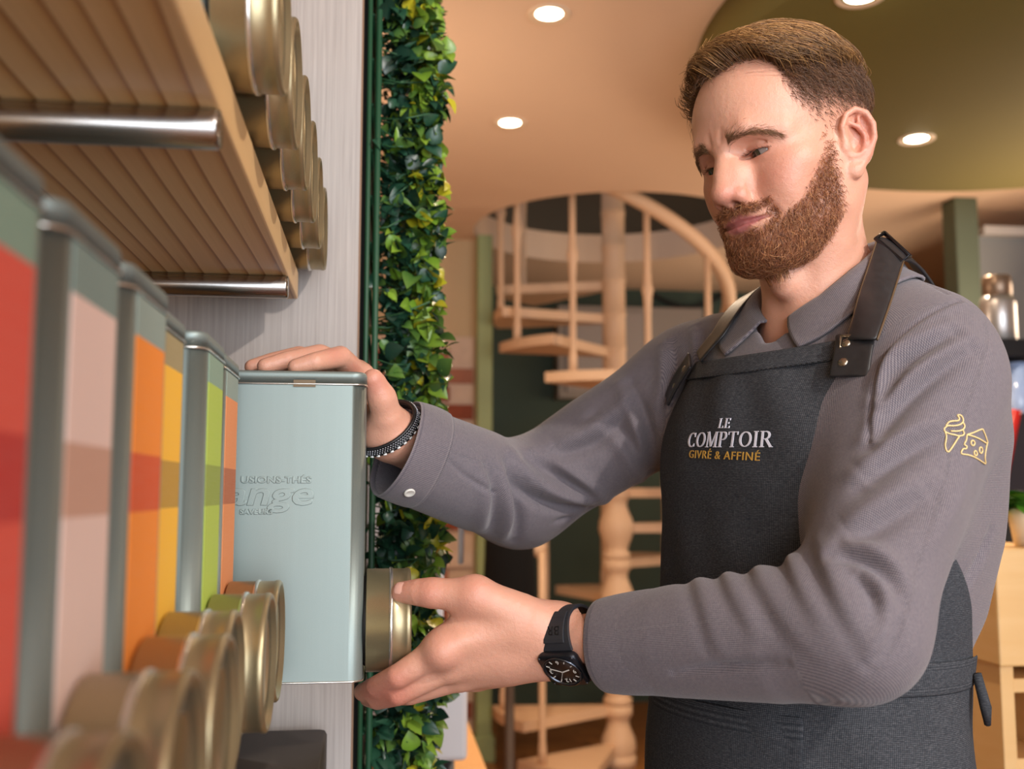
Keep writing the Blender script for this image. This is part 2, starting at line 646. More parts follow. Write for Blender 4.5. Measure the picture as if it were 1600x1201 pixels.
# ================================================================ spiral stair
CREAM = plain('cream_paint', '#dcb794', .5, 0, .4, .05, 12)
NOSE = plain('worn_tread_edge', '#d9ab6c', .5, 0, .4, .1, 20)
st = empty('spiral_staircase', tuple(STAIR))
tag(st, 'cream painted spiral staircase with turned column and curved handrail', 'staircase')
RISE, STEP, RT = .172, math.radians(34.3), .60
K0 = 10            # this tread points to the camera
cam_dir = math.atan2(-STAIR[1], -STAIR[0])
ANG = lambda k: cam_dir + math.radians(-12) - (k - K0) * STEP
Z0 = W(928, 577, 4.55)[2] - K0 * RISE
TOPK = 17
# column: one turned drum for each rise
prof = [(.068, 0), (.068, .03), (.056, .04), (.058, .06), (.074, .10), (.086, .145), (.080, .19), (.060, .235), (.052, .265), (.060, .29), (.070, .30), (.068, .344)]
drum = MB(); drum.lathe(prof, 28); drum_me = drum.mesh('column_drum'); drum_me.materials.append(CREAM)
plain_d = MB(); plain_d.lathe([(.060, 0), (.062, .008), (.057, .014), (.057, .158), (.062, .164), (.060, .172)], 28); plain_me = plain_d.mesh('column_drum'); plain_me.materials.append(CREAM)
for k in range(-1, TOPK + 3):
    if k < 7 and k % 2 == 0: continue
    link('column_drum', drum_me if k < 7 else plain_me, None, st, (0, 0, Z0 + k * RISE))
b = MB(); b.lathe([(.085, 0), (.085, .05), (.06, max(.06, Z0 - RISE + .002))], 28); b.build('column_base', CREAM, st)
# treads
tr = MB()
half = STEP * .56
arc = [(.055 * math.cos(a), .055 * math.sin(a)) for a in (-half * 1.0, half * 1.0)]
arc += [(RT * math.cos(a), RT * math.sin(a)) for a in [half - half * 2 * i / 8 for i in range(9)]]
poly = [arc[0]] + arc[2:][::-1] + [arc[1]]
tr.prism(poly, -.045, 0)
tread_me = tr.mesh('tread'); tread_me.materials.append(CREAM)
# baluster with a turned swelling
bal = MB()
bal.lathe([(.019, 0), (.019, .06), (.015, .10), (.015, .42), (.020, .50), (.027, .53), (.019, .56), (.015, .62), (.015, .92)], 14)
bal_me = bal.mesh('baluster'); bal_me.materials.append(CREAM)
rail = []
for k in range(0, TOPK + 1):
    a = ANG(k); z = Z0 + k * RISE
    if k <= 13:
        link('tread', tread_me, None, st, (0, 0, z), (0, 0, a))
    for s in (-.30,):
        aa = a + half * s * 1.2
        if k <= 13:
            o = link('baluster', bal_me, None, st, ((RT - .035) * math.cos(aa), (RT - .035) * math.sin(aa), z))
for i in range(0, 13 * 6 + 1):
    k = i / 6; a = ANG(k) - half * .36; rail.append(((RT - .035) * math.cos(a), (RT - .035) * math.sin(a), Z0 + k * RISE + .92))
b = MB(); b.tube(rail, .034, 12); b.build('handrail', CREAM, st)
# newel block at the foot
a = ANG(0) + half * .9
b = MB(); b.box((-.04, -.04, 0), (.04, .04, Z0 - .02)); b.build('newel_block', CREAM, st, ((RT - .05) * math.cos(a), (RT - .05) * math.sin(a), 0), (0, 0, a), bevel=.004)

# grey cupboard and cables on the green wall behind
p0, p1 = WY(872, 622, YB - .14), WY(1098, 482, YB - .14)
cb = empty('wall_cabinet', ((p0[0] + p1[0]) / 2, YB - .09, p0[2])); tag(cb, 'grey metal cabinet on the dark green wall behind the stair', 'cabinet')
b = MB(); b.box((p0[0], YB - .15, p0[2]), (p1[0], YB - .002, p1[2])); o = b.build('body', plain('cabinet_grey', '#95897e', .6), cb, bevel=.005); o.location = -cb.location
b = MB(); b.box((p0[0] + .05, YB - .165, p0[2] + .04), (p1[0] - .4, YB - .150, p1[2] - .04)); o = b.build('door', plain('cabinet_door', '#a0938a', .6), cb, bevel=.004); o.location = -cb.location
for pts, lab in (([(996, 440), (1030, 465), (1075, 480), (1120, 465), (1180, 430), (1240, 400)], 'black cable sagging across the green wall above the grey cabinet'),
                 ([(1350, 420), (1400, 402), (1450, 378), (1490, 350)], 'black cable running up the wall behind the man\'s collar')):
    q = smooth_poly([WY(x, y, YB - .03) for x, y in pts], 6)
    b = MB(); b.tube(q, .014, 8); tag(b.build('cable', plain('black_rubber', '#15120f', .6)), lab, 'cable', 'cables on the green wall')

# dark coat on a stand between post and stair
c = W(796, 760, 4.05)
cs = empty('coat_stand', (c[0], c[1], 0)); tag(cs, 'black coat draped over a stand behind the grey sleeve', 'coat stand')
b = MB()
zt = W(796, 694, 4.05)[2]
b.lathe([(.002, zt), (.045, zt - .008), (.072, zt - .03), (.088, zt - .08), (.086, zt - .16), (.095, zt - .35), (.105, zt - .62), (.10, zt - .66)], 24)
b.build('coat', plain('black_cloth', '#0d0c0d', .9, 0, .2), cs)
b = MB(); b.lathe([(.16, 0), (.16, .02), (.02, .04), (.018, zt - .64)], 20); b.build('stand', plain('dark_wood', '#3a261a', .6), cs)

# ================================================================ the tea shelf
t = NT('pine')
co = t.coord('Object', (1, 1, 1))
big = t.noise(t.coord('Object', (9, .55, 1)), 1.6, 3, .5, .6)
wv = t.n('TexWave', wave_type='BANDS', bands_direction='X', wave_profile='SAW')
t.t.links.new(t.coord('Object', (1, .10, .4)), wv.inputs['Vector'])
wv.inputs['Scale'].default_value = 17; wv.inputs['Distortion'].default_value = 8; wv.inputs['Detail'].default_value = 1.5; wv.inputs['Detail Scale'].default_value = .5
fineg = t.noise(t.coord('Object', (420, 6, 60)), 1, 3, .6)
c = t.ramp(wv.outputs['Fac'], [(0, rgb('#e3bf8e')), (.62, rgb('#dab078')), (.84, rgb('#c08a4c')), (.93, rgb('#84501f')), (.99, rgb('#a87236')), (1, rgb('#dcb480'))])
c = t.mix(t.math('MULTIPLY', big, .35), c, rgb('#d9b07a')); c = t.mix(t.math('MULTIPLY', fineg, .25), c, rgb('#8a5a2c'))
t.p(Base_Color=c, Roughness=.45, Normal=t.bump(wv.outputs['Fac'], .15, .0006))
PINE = t.m
STEEL = NT('brushed_steel')
f = STEEL.noise(STEEL.coord('Object', (8, 500, 500)), 1.0, 2)
STEEL.p(Base_Color=rgb('#a9a5a2'), Metallic=1, Roughness=STEEL.math('ADD', STEEL.math('MULTIPLY', f, .12), .20)); STEEL = STEEL.m


def shelf_board(name, lo, hi, lab):
    b = MB(); b.box((0, 0, 0), tuple(np.array(hi) - np.array(lo)))
    o = b.build(name, PINE, loc=lo, bevel=.002)
    return tag(o, lab, 'shelf', 'pine shelf boards')


PANEL_Y = 1.285
shelf_board('shelf_board', (-.60, -.25, 1.5250), (-.0945, PANEL_Y - .06, 1.5580), 'upper pine shelf board seen from below')
shelf_board('shelf_board', (-.60, -.25, 1.1030), (-.130, PANEL_Y - .002, 1.1293), 'lower pine shelf board carrying the tins with coloured labels')
# round steel bearers under the upper board
for y, lab in ((.612, 'round brushed steel bearer under the pine shelf, nearer to the camera'), (1.09, 'round brushed steel bearer under the far end of the pine shelf')):
    b = MB(); b.lathe([(.0006, -.60), (.0120, -.60), (.0120, -.0965), (.0112, -.0945), (.0006, -.0945)], 32, 'X')
    tag(b.build('shelf_bearer', STEEL, loc=(0, y, 1.5250 - .0121)), lab, 'bearer', 'steel shelf bearers')

# pale laminate end panel
t = NT('ash_laminate')
g1 = t.noise(t.coord('Object', (260, 1, 5.0)), 1.0, 3, .6, .5)
g2 = t.noise(t.coord('Object', (60, 1, 2.0)), 1.0, 2, .5, 1.0)
c = t.mix(g1, rgb('#7d746f'), rgb('#c8beb8')); c = t.mix(t.math('MULTIPLY', g2, .5), c, rgb('#b0a69f'))
t.p(Base_Color=c, Roughness=.55, Normal=t.bump(g1, .35, .0012))
LAM = t.m
ep = empty('end_panel', (-.31, PANEL_Y, 0)); tag(ep, 'pale grey wood-grain end panel of the tea shelf', 'panel')
b = MB(); b.box((-.29, 0, .30), (.284, .022, 2.58)); b.build('board', LAM, ep, bevel=.0008)
b = MB(); b.box((.2842, .001, .30), (.2862, .021, 2.58)); b.build('edge_strip', plain('edge_brown', '#8a6a52', .6), ep)

# dark box low down at the end
q0 = WY(505, 1171, 1.16)
b = MB(); loft(b, [[(x, y, z) for x, y in round_rect(.24, .20, .012)] for z in (0, .196, .1995)][:2] + [[(x, y, .20) for x, y in round_rect(.236, .196, .011)]])
o = b.build('dark_box', plain('dark_card', '#3a332f', .55, 0, .4), loc=(q0[0] - .12, PANEL_Y - .125, q0[2] - .20))
tag(o, 'dark brown box with rounded corners at the foot of the pale panel', 'box')
lowc = MB(); lowc.box((-.60, -.25, q0[2] - .24), (q0[0] + .01, PANEL_Y - .002, q0[2] - .2005))
tag(lowc.build('side_counter', plain('counter_dark', '#4a4039', .5)), 'dark counter below the tea shelf', 'counter')

# ---- tins
t = NT('tin_metal')
f = t.noise(t.coord('Object', (1, 1, 1)), 1800, 2, .6)
g = t.noise(t.coord('Object', (400, 400, 3)), 1, 2)
t.p(Base_Color=t.mix(f, rgb('#818c89'), rgb('#939f9b')), Metallic=.62, Roughness=t.math('ADD', t.math('MULTIPLY', g, .08), .46), Normal=t.bump(f, .08, .0003))
TIN = t.m
BEAD = plain('tin_bead', '#d8d6cf', .25, .9)
t = NT('gold_tin')
f = t.noise(t.coord('Object'), 1500, 2, .6)
t.p(Base_Color=t.mix(f, rgb('#a09170'), rgb('#b3a583')), Metallic=.80, Roughness=.38, Normal=t.bump(f, .06, .0003))
GOLD = t.m
GLASSY = plain('lid_disc', '#b9bec0', .10, .9)
BLACK = plain('black_gap', '#141210', .6)
SLOT = plain('slot_brown', '#6b5a45', .5, .5)
TW, TD, TH = .100, .132, .281          # across (y), deep (x), tall
CAPZ, CAPR = .0495, .0480


def body_rings(w, d, z, r): return [(x, y, z) for x, y in round_rect(d, w, r, 6)]


b = MB(); loft(b, [body_rings(TW - .004, TD - .004, 0, .0115), body_rings(TW, TD, .002, .013), body_rings(TW, TD, TH - .0125, .013)])
tin_body = b.mesh('tin_body'); tin_body.materials.append(TIN)
b = MB(); loft(b, [body_rings(TW + .001, TD + .001, TH - .0120, .0135), body_rings(TW + .001, TD + .001, TH - .003, .0135), body_rings(TW - .001, TD - .001, TH - .0008, .0125), body_rings(TW - .005, TD - .005, TH, .011)])
tin_lid = b.mesh('tin_lid'); tin_lid.materials.append(TIN)
tin_beads = []
for z in (TH - .0122, .0012):
    b = MB()
    rg = [np.array((x, y, z)) for x, y in round_rect(TD + .0012, TW + .0012, .0136, 6)]
    b.tube(rg + [rg[0]], .0010, 6)
    me = b.mesh('tin_bead'); me.materials.append(BEAD); tin_beads.append(me)
b = MB(); b.box((.000, -TW / 2 - .0012, TH - .0150), (.0200, -TW / 2 + .001, TH - .0085)); tin_slot = b.mesh('tin_slot'); tin_slot.materials.append(SLOT)
XF = TD / 2
b = MB(); b.lathe([(.0400, XF - .002), (.0430, XF + .0035)], 48, 'X', (0, 0, CAPZ)); cap_neck = b.mesh('cap_neck'); cap_neck.materials.append(BLACK)
b = MB()
b.lathe([(.036, XF + .0025), (CAPR - .0006, XF + .0025), (CAPR, XF + .0032), (CAPR, XF + .0240), (CAPR + .0010, XF + .0248), (CAPR + .0010, XF + .0262), (CAPR, XF + .0268), (CAPR, XF + .0385), (CAPR + .0006, XF + .0395), (CAPR + .0006, XF + .0425), (CAPR - .0008, XF + .0440),
         (CAPR - .0030, XF + .0440), (CAPR - .0036, XF + .0400)], 64, 'X', (0, 0, CAPZ))
cap_me = b.mesh('cap'); cap_me.materials.append(GOLD)
b = MB(); b.lathe([(CAPR + .0003, XF + .0236), (CAPR + .0014, XF + .0242), (CAPR + .0014, XF + .0266), (CAPR + .0003, XF + .0272)], 64, 'X', (0, 0, CAPZ)); cap_band = b.mesh('cap_band'); cap_band.materials.append(BEAD)
b = MB(); b.lathe([(.0005, XF + .0395), (CAPR - .0038, XF + .0402), (CAPR - .0036, XF + .0385)], 64, 'X', (0, 0, CAPZ)); cap_disc = b.mesh('cap_disc'); cap_disc.materials.append(GLASSY)


def label_mat(name, col, band, head):
    t = NT(name)
    sep = t.n('SeparateXYZ'); t.t.links.new(t.coord('Generated'), sep.inputs[0])
    n_ = t.noise(t.coord('Object', (1, 1, 60)), 40, 3)
    c = t.ramp(sep.outputs[2], [(0, rgb(col)), (.42, rgb(band)), (.575, rgb(col)), (.89, rgb(head))], 'CONSTANT')
    t.p(Base_Color=t.mix(t.math('MULTIPLY', n_, .12), c, rgb('#f4e6d8')), Roughness=.6); t.b.inputs['Specular IOR Level'].default_value = .08
    return t.m


WHITE_INK = plain('white_ink', '#efe6dc', .7)


def label_mesh(m):
    b = MB(); b.box((XF + .0001, -.0335, .083), (XF + .0006, .0335, TH - .014)); me = b.mesh('paper_label'); me.materials.append(m); return me


def make_tin(loc, lab, group, lm=None, rot=0.0, label_part=None):
    o = empty('tea_tin', loc, (0, 0, rot)); tag(o, lab, 'tin', group)
    bd = link('tin_body', tin_body, None, o); l = link('tin_lid', tin_lid, None, o)
    for x_ in (bd, l):
        wn = x_.modifiers.new('normals', 'WEIGHTED_NORMAL'); wn.weight = 100; wn.mode = 'FACE_AREA'
    [link('tin_bead', x_, None, o) for x_ in tin_beads]; link('tin_slot', tin_slot, None, l)
    link('cap_neck', cap_neck, None, o); c = link('cap', cap_me, None, o); link('cap_band', cap_band, None, c); link('cap_disc', cap_disc, None, c)
    if lm: tag(link('paper_label', lm, None, o), label_part)
    return o


rowx = -.1175 - XF
cols = [('red', '#e0503c', '#c02a22', '#7f9a86', .208, .000), ('pale pink', '#f0cfc0', '#d0a088', '#7d9188', .3165, .0005), ('orange', '#f28a22', '#d4531e', '#8a9a90', .4250, .000),
        ('yellow', '#f0b429', '#b58a2a', '#9a8a60', .5320, -.010), ('lime green', '#a9bf45', '#8a9a3a', '#7f9a86', .6405, .000), ('salmon', '#e08a50', '#b0623a', '#8a9a90', .7470, -.003)]
NEAR_Y = {'red': .284, 'pale pink': .394, 'orange': .504, 'yellow': .614, 'lime green': .724, 'salmon': .833}
for name, col, band, head, y, dx in cols:
    make_tin((rowx + dx, NEAR_Y[name] + TW / 2, 1.1295), 'sage metal tea tin with round gold cap and %s label on the lower shelf' % name, 'tea tins on the lower shelf',
             label_mesh(label_mat('label_' + name.replace(' ', '_'), col, band, head)), 0, name + ' paper label')
ordw = ['nearest to the camera', 'second from the camera', 'third from the camera', 'fourth from the camera', 'fifth from the camera', 'last before the pale panel']
for i in range(6):
    make_tin((-.063 - .044 - XF, .665 + .110 * i, 1.5582), 'tea tin with gold cap on the upper shelf, ' + ordw[i], 'tea tins on the upper shelf')

# the tin in the man's hands, pulled out of the row
HELD = np.array([-.0105 - XF, 0.962 + TW / 2, 1.1295])
held = make_tin(HELD, 'sage metal tea tin with embossed lettering held in the man\'s hands', 'tea tins on the lower shelf')


def text_mesh(s, size, extrude=0.0, shear=0.0, bevel=0.0, spacing=1.0, bold=0.0):
    """lettering as a mesh in the xy plane, centred on x"""
    cu = bpy.data.curves.new('lettering', 'FONT'); cu.body = s; cu.size = size; cu.extrude = extrude; cu.shear = shear
    cu.bevel_depth = bevel; cu.space_character = spacing; cu.resolution_u = 3; cu.offset = bold
    o = bpy.data.objects.new('lettering', cu); COL.objects.link(o)
    dg = bpy.context.evaluated_depsgraph_get(); dg.update()
    me = bpy.data.meshes.new_from_object(o.evaluated_get(dg))
    bpy.data.objects.remove(o); bpy.data.curves.remove(cu)
    xs = [v.co.x for v in me.vertices]
    cx = (min(xs) + max(xs)) / 2 if xs else 0
    for v in me.vertices: v.co.x -= cx
    return me


def emboss(s, x, z, width, size, shear=0.0, bold=0.0, spacing=1.0):
    me = text_mesh(s, size, .0003, shear, .0004, spacing, bold)
    xs = [v.co.x for v in me.vertices]; k = width / (max(xs) - min(xs))
    for v in me.vertices:
        v.co = (v.co.x * k, -v.co.z, v.co.y)
    me.materials.clear(); me.materials.append(TIN)
    return tag(link('embossed_lettering', me, None, held, (x, -TW / 2 - .0002, z)), 'raised metal lettering')


def tin_xz(px, py):
    p = WY(px, py, HELD[1] - TW / 2); return p[0] - HELD[0], p[2] - HELD[2]


for s, xa, xb, yb, size, sh in (('USIONS-THÉS', 376, 487, 754, .0080, 0), ('ange', 352, 490, 788, .030, .18), ('SAVEURS', 374, 426, 803, .0062, 0)):
    (x0_, z0_), (x1_, _) = tin_xz(xa, yb), tin_xz(xb, yb)
    emboss(s, (x0_ + x1_) / 2, z0_, x1_ - x0_, size, sh, .0004 if s == 'ange' else .0)

# ================================================================ plant wall beside the panel
gw = empty('plant_wall', (0, 1.5, 0)); tag(gw, 'vertical wall of artificial green and yellow foliage beside the pale panel', 'plant wall')
b = MB(); b.box((-.030, -.16, .30), (-.014, .40, 2.58)); b.build('backing_board', plain('black_board', '#0c0f0c', .8), gw)
b = MB()
for z in np.arange(.32, 2.56, .062):
    b.tube([(-.012, -.165, z), (-.008, .38, z)], .0022, 5)
b.tube([(-.004, -.172, .32), (-.005, -.170, 1.2), (-.003, -.172, 2.56)], .0045, 6)
b.tube([(-.016, -.172, .32), (-.016, -.172, 2.56)], .0035, 6)
b.build('grid', plain('grid_green', '#1f4a30', .5), gw)
LEAF = NT('leaf')
at = LEAF.n('Attribute', attribute_name='Col'); oi = LEAF.n('ObjectInfo')
LEAF.p(Base_Color=at.outputs['Color'], Roughness=.36); LEAF.b.inputs['Specular IOR Level'].default_value = .5
LEAF = LEAF.m
rngl = np.random.default_rng(3)


def leaf_shape(kind):
    """half outline along the midrib: returns rows of (s, half width)"""
    if kind == 'oval': return [(0, .03), (.12, .20), (.3, .36), (.5, .40), (.7, .32), (.88, .16), (1, .01)]
    if kind == 'narrow': return [(0, .03), (.2, .12), (.45, .17), (.7, .13), (1, .01)]
    return [(0, .05), (.12, .24), (.30, .44), (.50, .48), (.70, .38), (.88, .18), (1, .01)]


def leaf_geo(kind, L, fold, droop):
    rows = leaf_shape(kind); vs, fs = [], []
    for s, w in rows:
        y = s * L; z = -droop * L * s * s
        vs += [(-w * L, y, z + fold * w * L), (0, y, z), (w * L, y, z + fold * w * L)]
    for i in range(len(rows) - 1):
        a = i * 3
        fs += [(a, a + 1, a + 4, a + 3), (a + 1, a + 2, a + 5, a + 4)]
    return np.array(vs), np.array(fs)


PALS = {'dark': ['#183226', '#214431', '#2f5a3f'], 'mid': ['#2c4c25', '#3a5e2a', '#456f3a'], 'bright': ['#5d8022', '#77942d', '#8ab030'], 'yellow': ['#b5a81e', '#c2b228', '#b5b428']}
leaf_meshes = {}
for pal, cs in PALS.items():
    for kind in ('oval', 'narrow', 'round'):
        for ci, cc in enumerate(cs[:2]):
            v, f = leaf_geo(kind, 1.0, .35 + .2 * ci, .25 + .2 * ci)
            me = np_mesh('leaf', v, f)
            base = np.array(rgb(cc)[:3])
            col = np.tile(base, (len(v), 1))
            edge = np.abs(v[:, 0]) > .02
            col[~edge] *= 1.25
            add = np.clip(v[:, 1:2], 0, 1) * .35
            col = col * (1 - add) + np.array(rgb('#7d9a3a')[:3]) * add if pal != 'dark' else col
            a_ = me.color_attributes.new('Col', 'FLOAT_COLOR', 'POINT')
            a_.data.foreach_set('color', np.concatenate([col, np.ones((len(v), 1))], 1).astype(np.float32).ravel())
            me.materials.append(LEAF)
            leaf_meshes.setdefault(pal, []).append((me, v, f, col))


def leaf_xf():
    """position and orientation of one leaf on the wall"""
    z = rngl.uniform(.45, 2.52); x = rngl.beta(1.5, 1.1) * .082 - .004
    y = -.165 + abs(rngl.normal()) * .055 if rngl.random() < .6 else rngl.uniform(-.165, .36)
    bump = .007 * math.sin(z * 31) + .006 * math.sin(z * 73 + 1)
    x = x + bump * (x / .08)
    d = np.array([.5 + rngl.normal() * .5, -.75 + rngl.normal() * .5, .15 + rngl.normal() * .7]); d /= np.linalg.norm(d)
    up = np.array([.2, -.7, .8]) + rngl.normal(size=3) * .5
    xa = np.cross(d, up); xa /= np.linalg.norm(xa); za = np.cross(xa, d)
    L = rngl.uniform(.013, .029)
    r = rngl.random()
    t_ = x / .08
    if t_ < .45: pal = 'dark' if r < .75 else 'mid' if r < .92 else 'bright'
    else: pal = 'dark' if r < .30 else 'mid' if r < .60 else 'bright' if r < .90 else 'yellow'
    return np.array([x, y, z]), np.stack([xa, d, za], 1) * L, pal, y


items = [leaf_xf() for _ in range(9500)]
# the nearest, largest ones are leaves of their own; the rest is one mass of foliage
score = [np.linalg.norm(m[:, 1]) - .10 * max(0, p[1] + .165) + (.02 if 1.0 < p[2] < 1.95 else -.02) for p, m, _, _ in items]
order = np.argsort(score)[::-1]
own = set(order[:300].tolist())
SV, SF, SC, nb_ = [], [], [], 0
for i, (p, m, pal, y) in enumerate(items):
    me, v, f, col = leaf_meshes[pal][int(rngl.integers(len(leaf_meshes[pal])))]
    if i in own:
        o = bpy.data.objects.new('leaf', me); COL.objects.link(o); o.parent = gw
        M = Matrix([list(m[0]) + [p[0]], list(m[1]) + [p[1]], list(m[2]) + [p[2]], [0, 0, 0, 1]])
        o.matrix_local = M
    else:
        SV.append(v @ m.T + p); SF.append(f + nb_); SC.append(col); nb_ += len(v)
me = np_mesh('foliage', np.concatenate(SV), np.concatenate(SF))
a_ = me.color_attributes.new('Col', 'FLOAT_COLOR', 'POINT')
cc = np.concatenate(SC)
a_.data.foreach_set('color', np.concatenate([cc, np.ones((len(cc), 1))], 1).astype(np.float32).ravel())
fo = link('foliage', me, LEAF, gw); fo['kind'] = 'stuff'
# stems
b = MB()
for _ in range(380):
    z = rngl.uniform(.5, 2.5); y = -.165 + abs(rngl.normal()) * .08; L = rngl.uniform(.03, .075)
    p = np.array([-.008, y, z]); q = p + np.array([L, rngl.normal() * .012, rngl.normal() * .02])
    b.tube([p, (p + q) / 2 + np.array([0, 0, -.004]), q], .0011, 4)
s_ = b.build('stems', plain('stem_green', '#2f5a35', .5), gw); s_['kind'] = 'stuff'

# ================================================================ things further back
WOOD_P = NT('pale_wood')
g1 = WOOD_P.noise(WOOD_P.coord('Object', (30, 30, 3)), 1.0, 4, .6, .4)
WOOD_P.p(Base_Color=WOOD_P.mix(g1, rgb('#c08a55'), rgb('#e0b07a')), Roughness=.5); WOOD_P = WOOD_P.m
WOOD_L = NT('light_wood')
g1 = WOOD_L.noise(WOOD_L.coord('Object', (3, 3, 30)), 1.0, 4, .6, .4)
WOOD_L.p(Base_Color=WOOD_L.mix(g1, rgb('#e2b06c'), rgb('#f0c88c')), Roughness=.5); WOOD_L = WOOD_L.m


def boxpx(b, px0, py0, px1, py1, d, depth):
    """block whose front spans the given pixels at optical depth d"""
    a = W(px0, py1, d); c = W(px1, py0, d)
    b.box((a[0], min(a[1], c[1]), a[2]), (c[0], min(a[1], c[1]) + depth, c[2]))
    return a, c


# white appliance with a bent handle behind the plant wall
ap = empty('white_appliance', (0, 0, 0)); tag(ap, 'white appliance with dark lettering and a bent tube handle behind the plant wall', 'appliance')
WH = plain('white_enamel', '#d9d8dc', .35, 0, .5)
b = MB(); a, c = boxpx(b, 560, 1062, 731, 1186, 2.05, .45); b.build('body', WH, ap, bevel=.01)
fy = a[1]
b = MB(); boxpx(b, 560, 700, 695, 1064, 2.1, .35); b.build('back_column', WH, ap, bevel=.008)
lg = plain('leg_grey', '#55595f', .4, .6)
for px in (640, 704):
    for dy in (.05, .3):
        q = W(px, 1186, 2.1); b = MB(); b.tube([(q[0], q[1] + dy, q[2] + .01), (q[0], q[1] + dy, 0)], .012, 10); b.build('leg', lg, ap)
b = MB()
hp = smooth_poly([W(640, 660, 2.1), W(700, 668, 2.1), W(736, 674, 2.1), W(741, 682, 2.1), W(738, 692, 2.1), W(700, 698, 2.1), W(640, 696, 2.1)], 5)
b.tube(hp, .0075, 10); b.build('handle', plain('handle_white', '#d8cfc6', .3), ap)
b = MB(); b.tube([W(716, 696, 2.11), W(722, 760, 2.11), W(720, 880, 2.13)], .006, 8); b.build('handle_post', plain('handle_grey', '#9aa0a8', .3, .4), ap)
INK = plain('dark_ink', '#3a3f4a', .5)
me = text_mesh('ux', .05, .0006, .25)
for v in me.vertices: v.co = (v.co.x, -v.co.z, v.co.y)
me.materials.clear(); me.materials.append(INK)
q = W(678, 1141, 2.04); o = link('lettering', me, None, ap, (q[0] + .01, fy - .0008, q[2]))
arcp = [W(x, y, 2.0) for x, y in ((660, 1128), (680, 1120), (696, 1125), (702, 1136), (697, 1150), (684, 1160))]
b = MB(); b.tube([(p[0] * 1.02, fy - .0005, p[2]) for p in smooth_poly(arcp, 6)], .0022, 6); b.build('logo_arc', INK, ap)

# plank end on the floor beside it
b = MB(); q = W(730, 1170, 2.6)
b.box((q[0] - .05, q[1] - .2, q[2] - .04), (q[0] + .03, q[1] + 1.2, q[2]))
b.box((q[0] - .04, q[1] - .1, 0), (q[0] + .02, q[1] - .06, q[2] - .04)); b.box((q[0] - .04, q[1] + 1.0, 0), (q[0] + .02, q[1] + 1.04, q[2] - .04))
tag(b.build('low_bench', WOOD_P, bevel=.004), 'low wooden bench beside the white appliance', 'bench')

# wooden cabinet beside the man's hip
cb = empty('counter_cabinet', (0, 0, 0)); tag(cb, 'pale wooden counter cabinet behind the man\'s hip', 'cabinet')
def grounded(b, px0, py0, px1, d, depth, z0=0.0):
    a = W(px0, py0, d); c = W(px1, py0, d); y = min(a[1], c[1])
    b.box((a[0], y, z0), (c[0], y + depth, a[2])); return a[0], c[0], y, a[2]
b = MB(); xa, xb, yf, zt = grounded(b, 1440, 1000, 1640, 2.05, .5); b.build('body', WOOD_P, cb, bevel=.003)
b = MB(); b.box((xa - .01, yf - .012, zt + .0005), (xb, yf + .5, zt + .022)); b.build('top', WOOD_L, cb, bevel=.003)
b = MB(); b.box((xa + .02, yf - .014, .1), (float(W(1558, 1000, 2.05)[0]), yf - .0005, zt - .01)); b.build('door', WOOD_P, cb, bevel=.003)

# blocks on the cabinet
dz = zt + .0225
bx = empty('black_drawer_box', (0, 0, 0)); tag(bx, 'black drawer box standing on the wooden cabinet', 'box')
b = MB(); a, c = W(1490, 985, 2.1), W(1563, 925, 2.1); b.box((a[0], a[1], dz), (c[0], a[1] + .3, c[2])); b.build('body', plain('dark_plastic', '#3b332e', .5), bx, bevel=.004)
b = MB(); b.box((a[0] + .004, a[1] - .01, dz + .006), (c[0] - .004, a[1] - .0005, c[2] - .012)); b.build('drawer_front', plain('dark_plastic_b', '#443a33', .45), bx, bevel=.003)
gb = empty('grey_tray', (0, 0, 0)); tag(gb, 'grey tray with a red strip on top of the black drawer box', 'tray')
b = MB(); a2, c2_ = W(1490, 924, 2.1), W(1562, 892, 2.1); b.box((a2[0], a2[1] + .01, c[2] + .0015), (c2_[0], a2[1] + .28, c2_[2] - .012)); b.build('tray', plain('grey_plastic', '#8f8880', .5), gb, bevel=.004)
b = MB(); b.box((a2[0], a2[1] + .004, c2_[2] - .0118), (c2_[0], a2[1] + .28, c2_[2])); b.build('rim', plain('cream_rim', '#d8b98c', .5), gb, bevel=.002)
b = MB(); b.box((a2[0] + .08, a2[1] + .004, c2_[2] - .026), (c2_[0] - .01, a2[1] + .0098, c2_[2] - .016)); b.build('red_strip', plain('red_plastic', '#b02a24', .4), gb)

# light wooden counter block at the right edge
lb = empty('light_counter', (0, 0, 0)); tag(lb, 'light wooden counter block with open shelves at the right edge', 'counter')
a, c = W(1563, 1042, 1.62), W(1720, 858, 1.62)
b = MB(); b.box((a[0], a[1], a[2]), (c[0], a[1] + .35, c[2])); b.build('block', WOOD_L, lb, bevel=.004)
for xx in (a[0] + .012, c[0] - .03):
    b = MB(); b.box((xx, a[1] + .02, 0), (xx + .023, a[1] + .33, a[2] - .0005)); b.build('upright', WOOD_L, lb, bevel=.002)
for py in (1066, 1190):
    z = W(1580, py, 1.62)[2]; b = MB(); b.box((a[0] + .0355, a[1] + .03, z - .022), (c[0] - .0305, a[1] + .33, z)); b.build('shelf', WOOD_L, lb, bevel=.002)
b = MB(); b.box((a[0] + .036, a[1] + .31, .1), (c[0] - .031, a[1] + .33, a[2] - .03)); b.build('rear_panel', plain('rear_grey', '#9a948c', .6), lb)

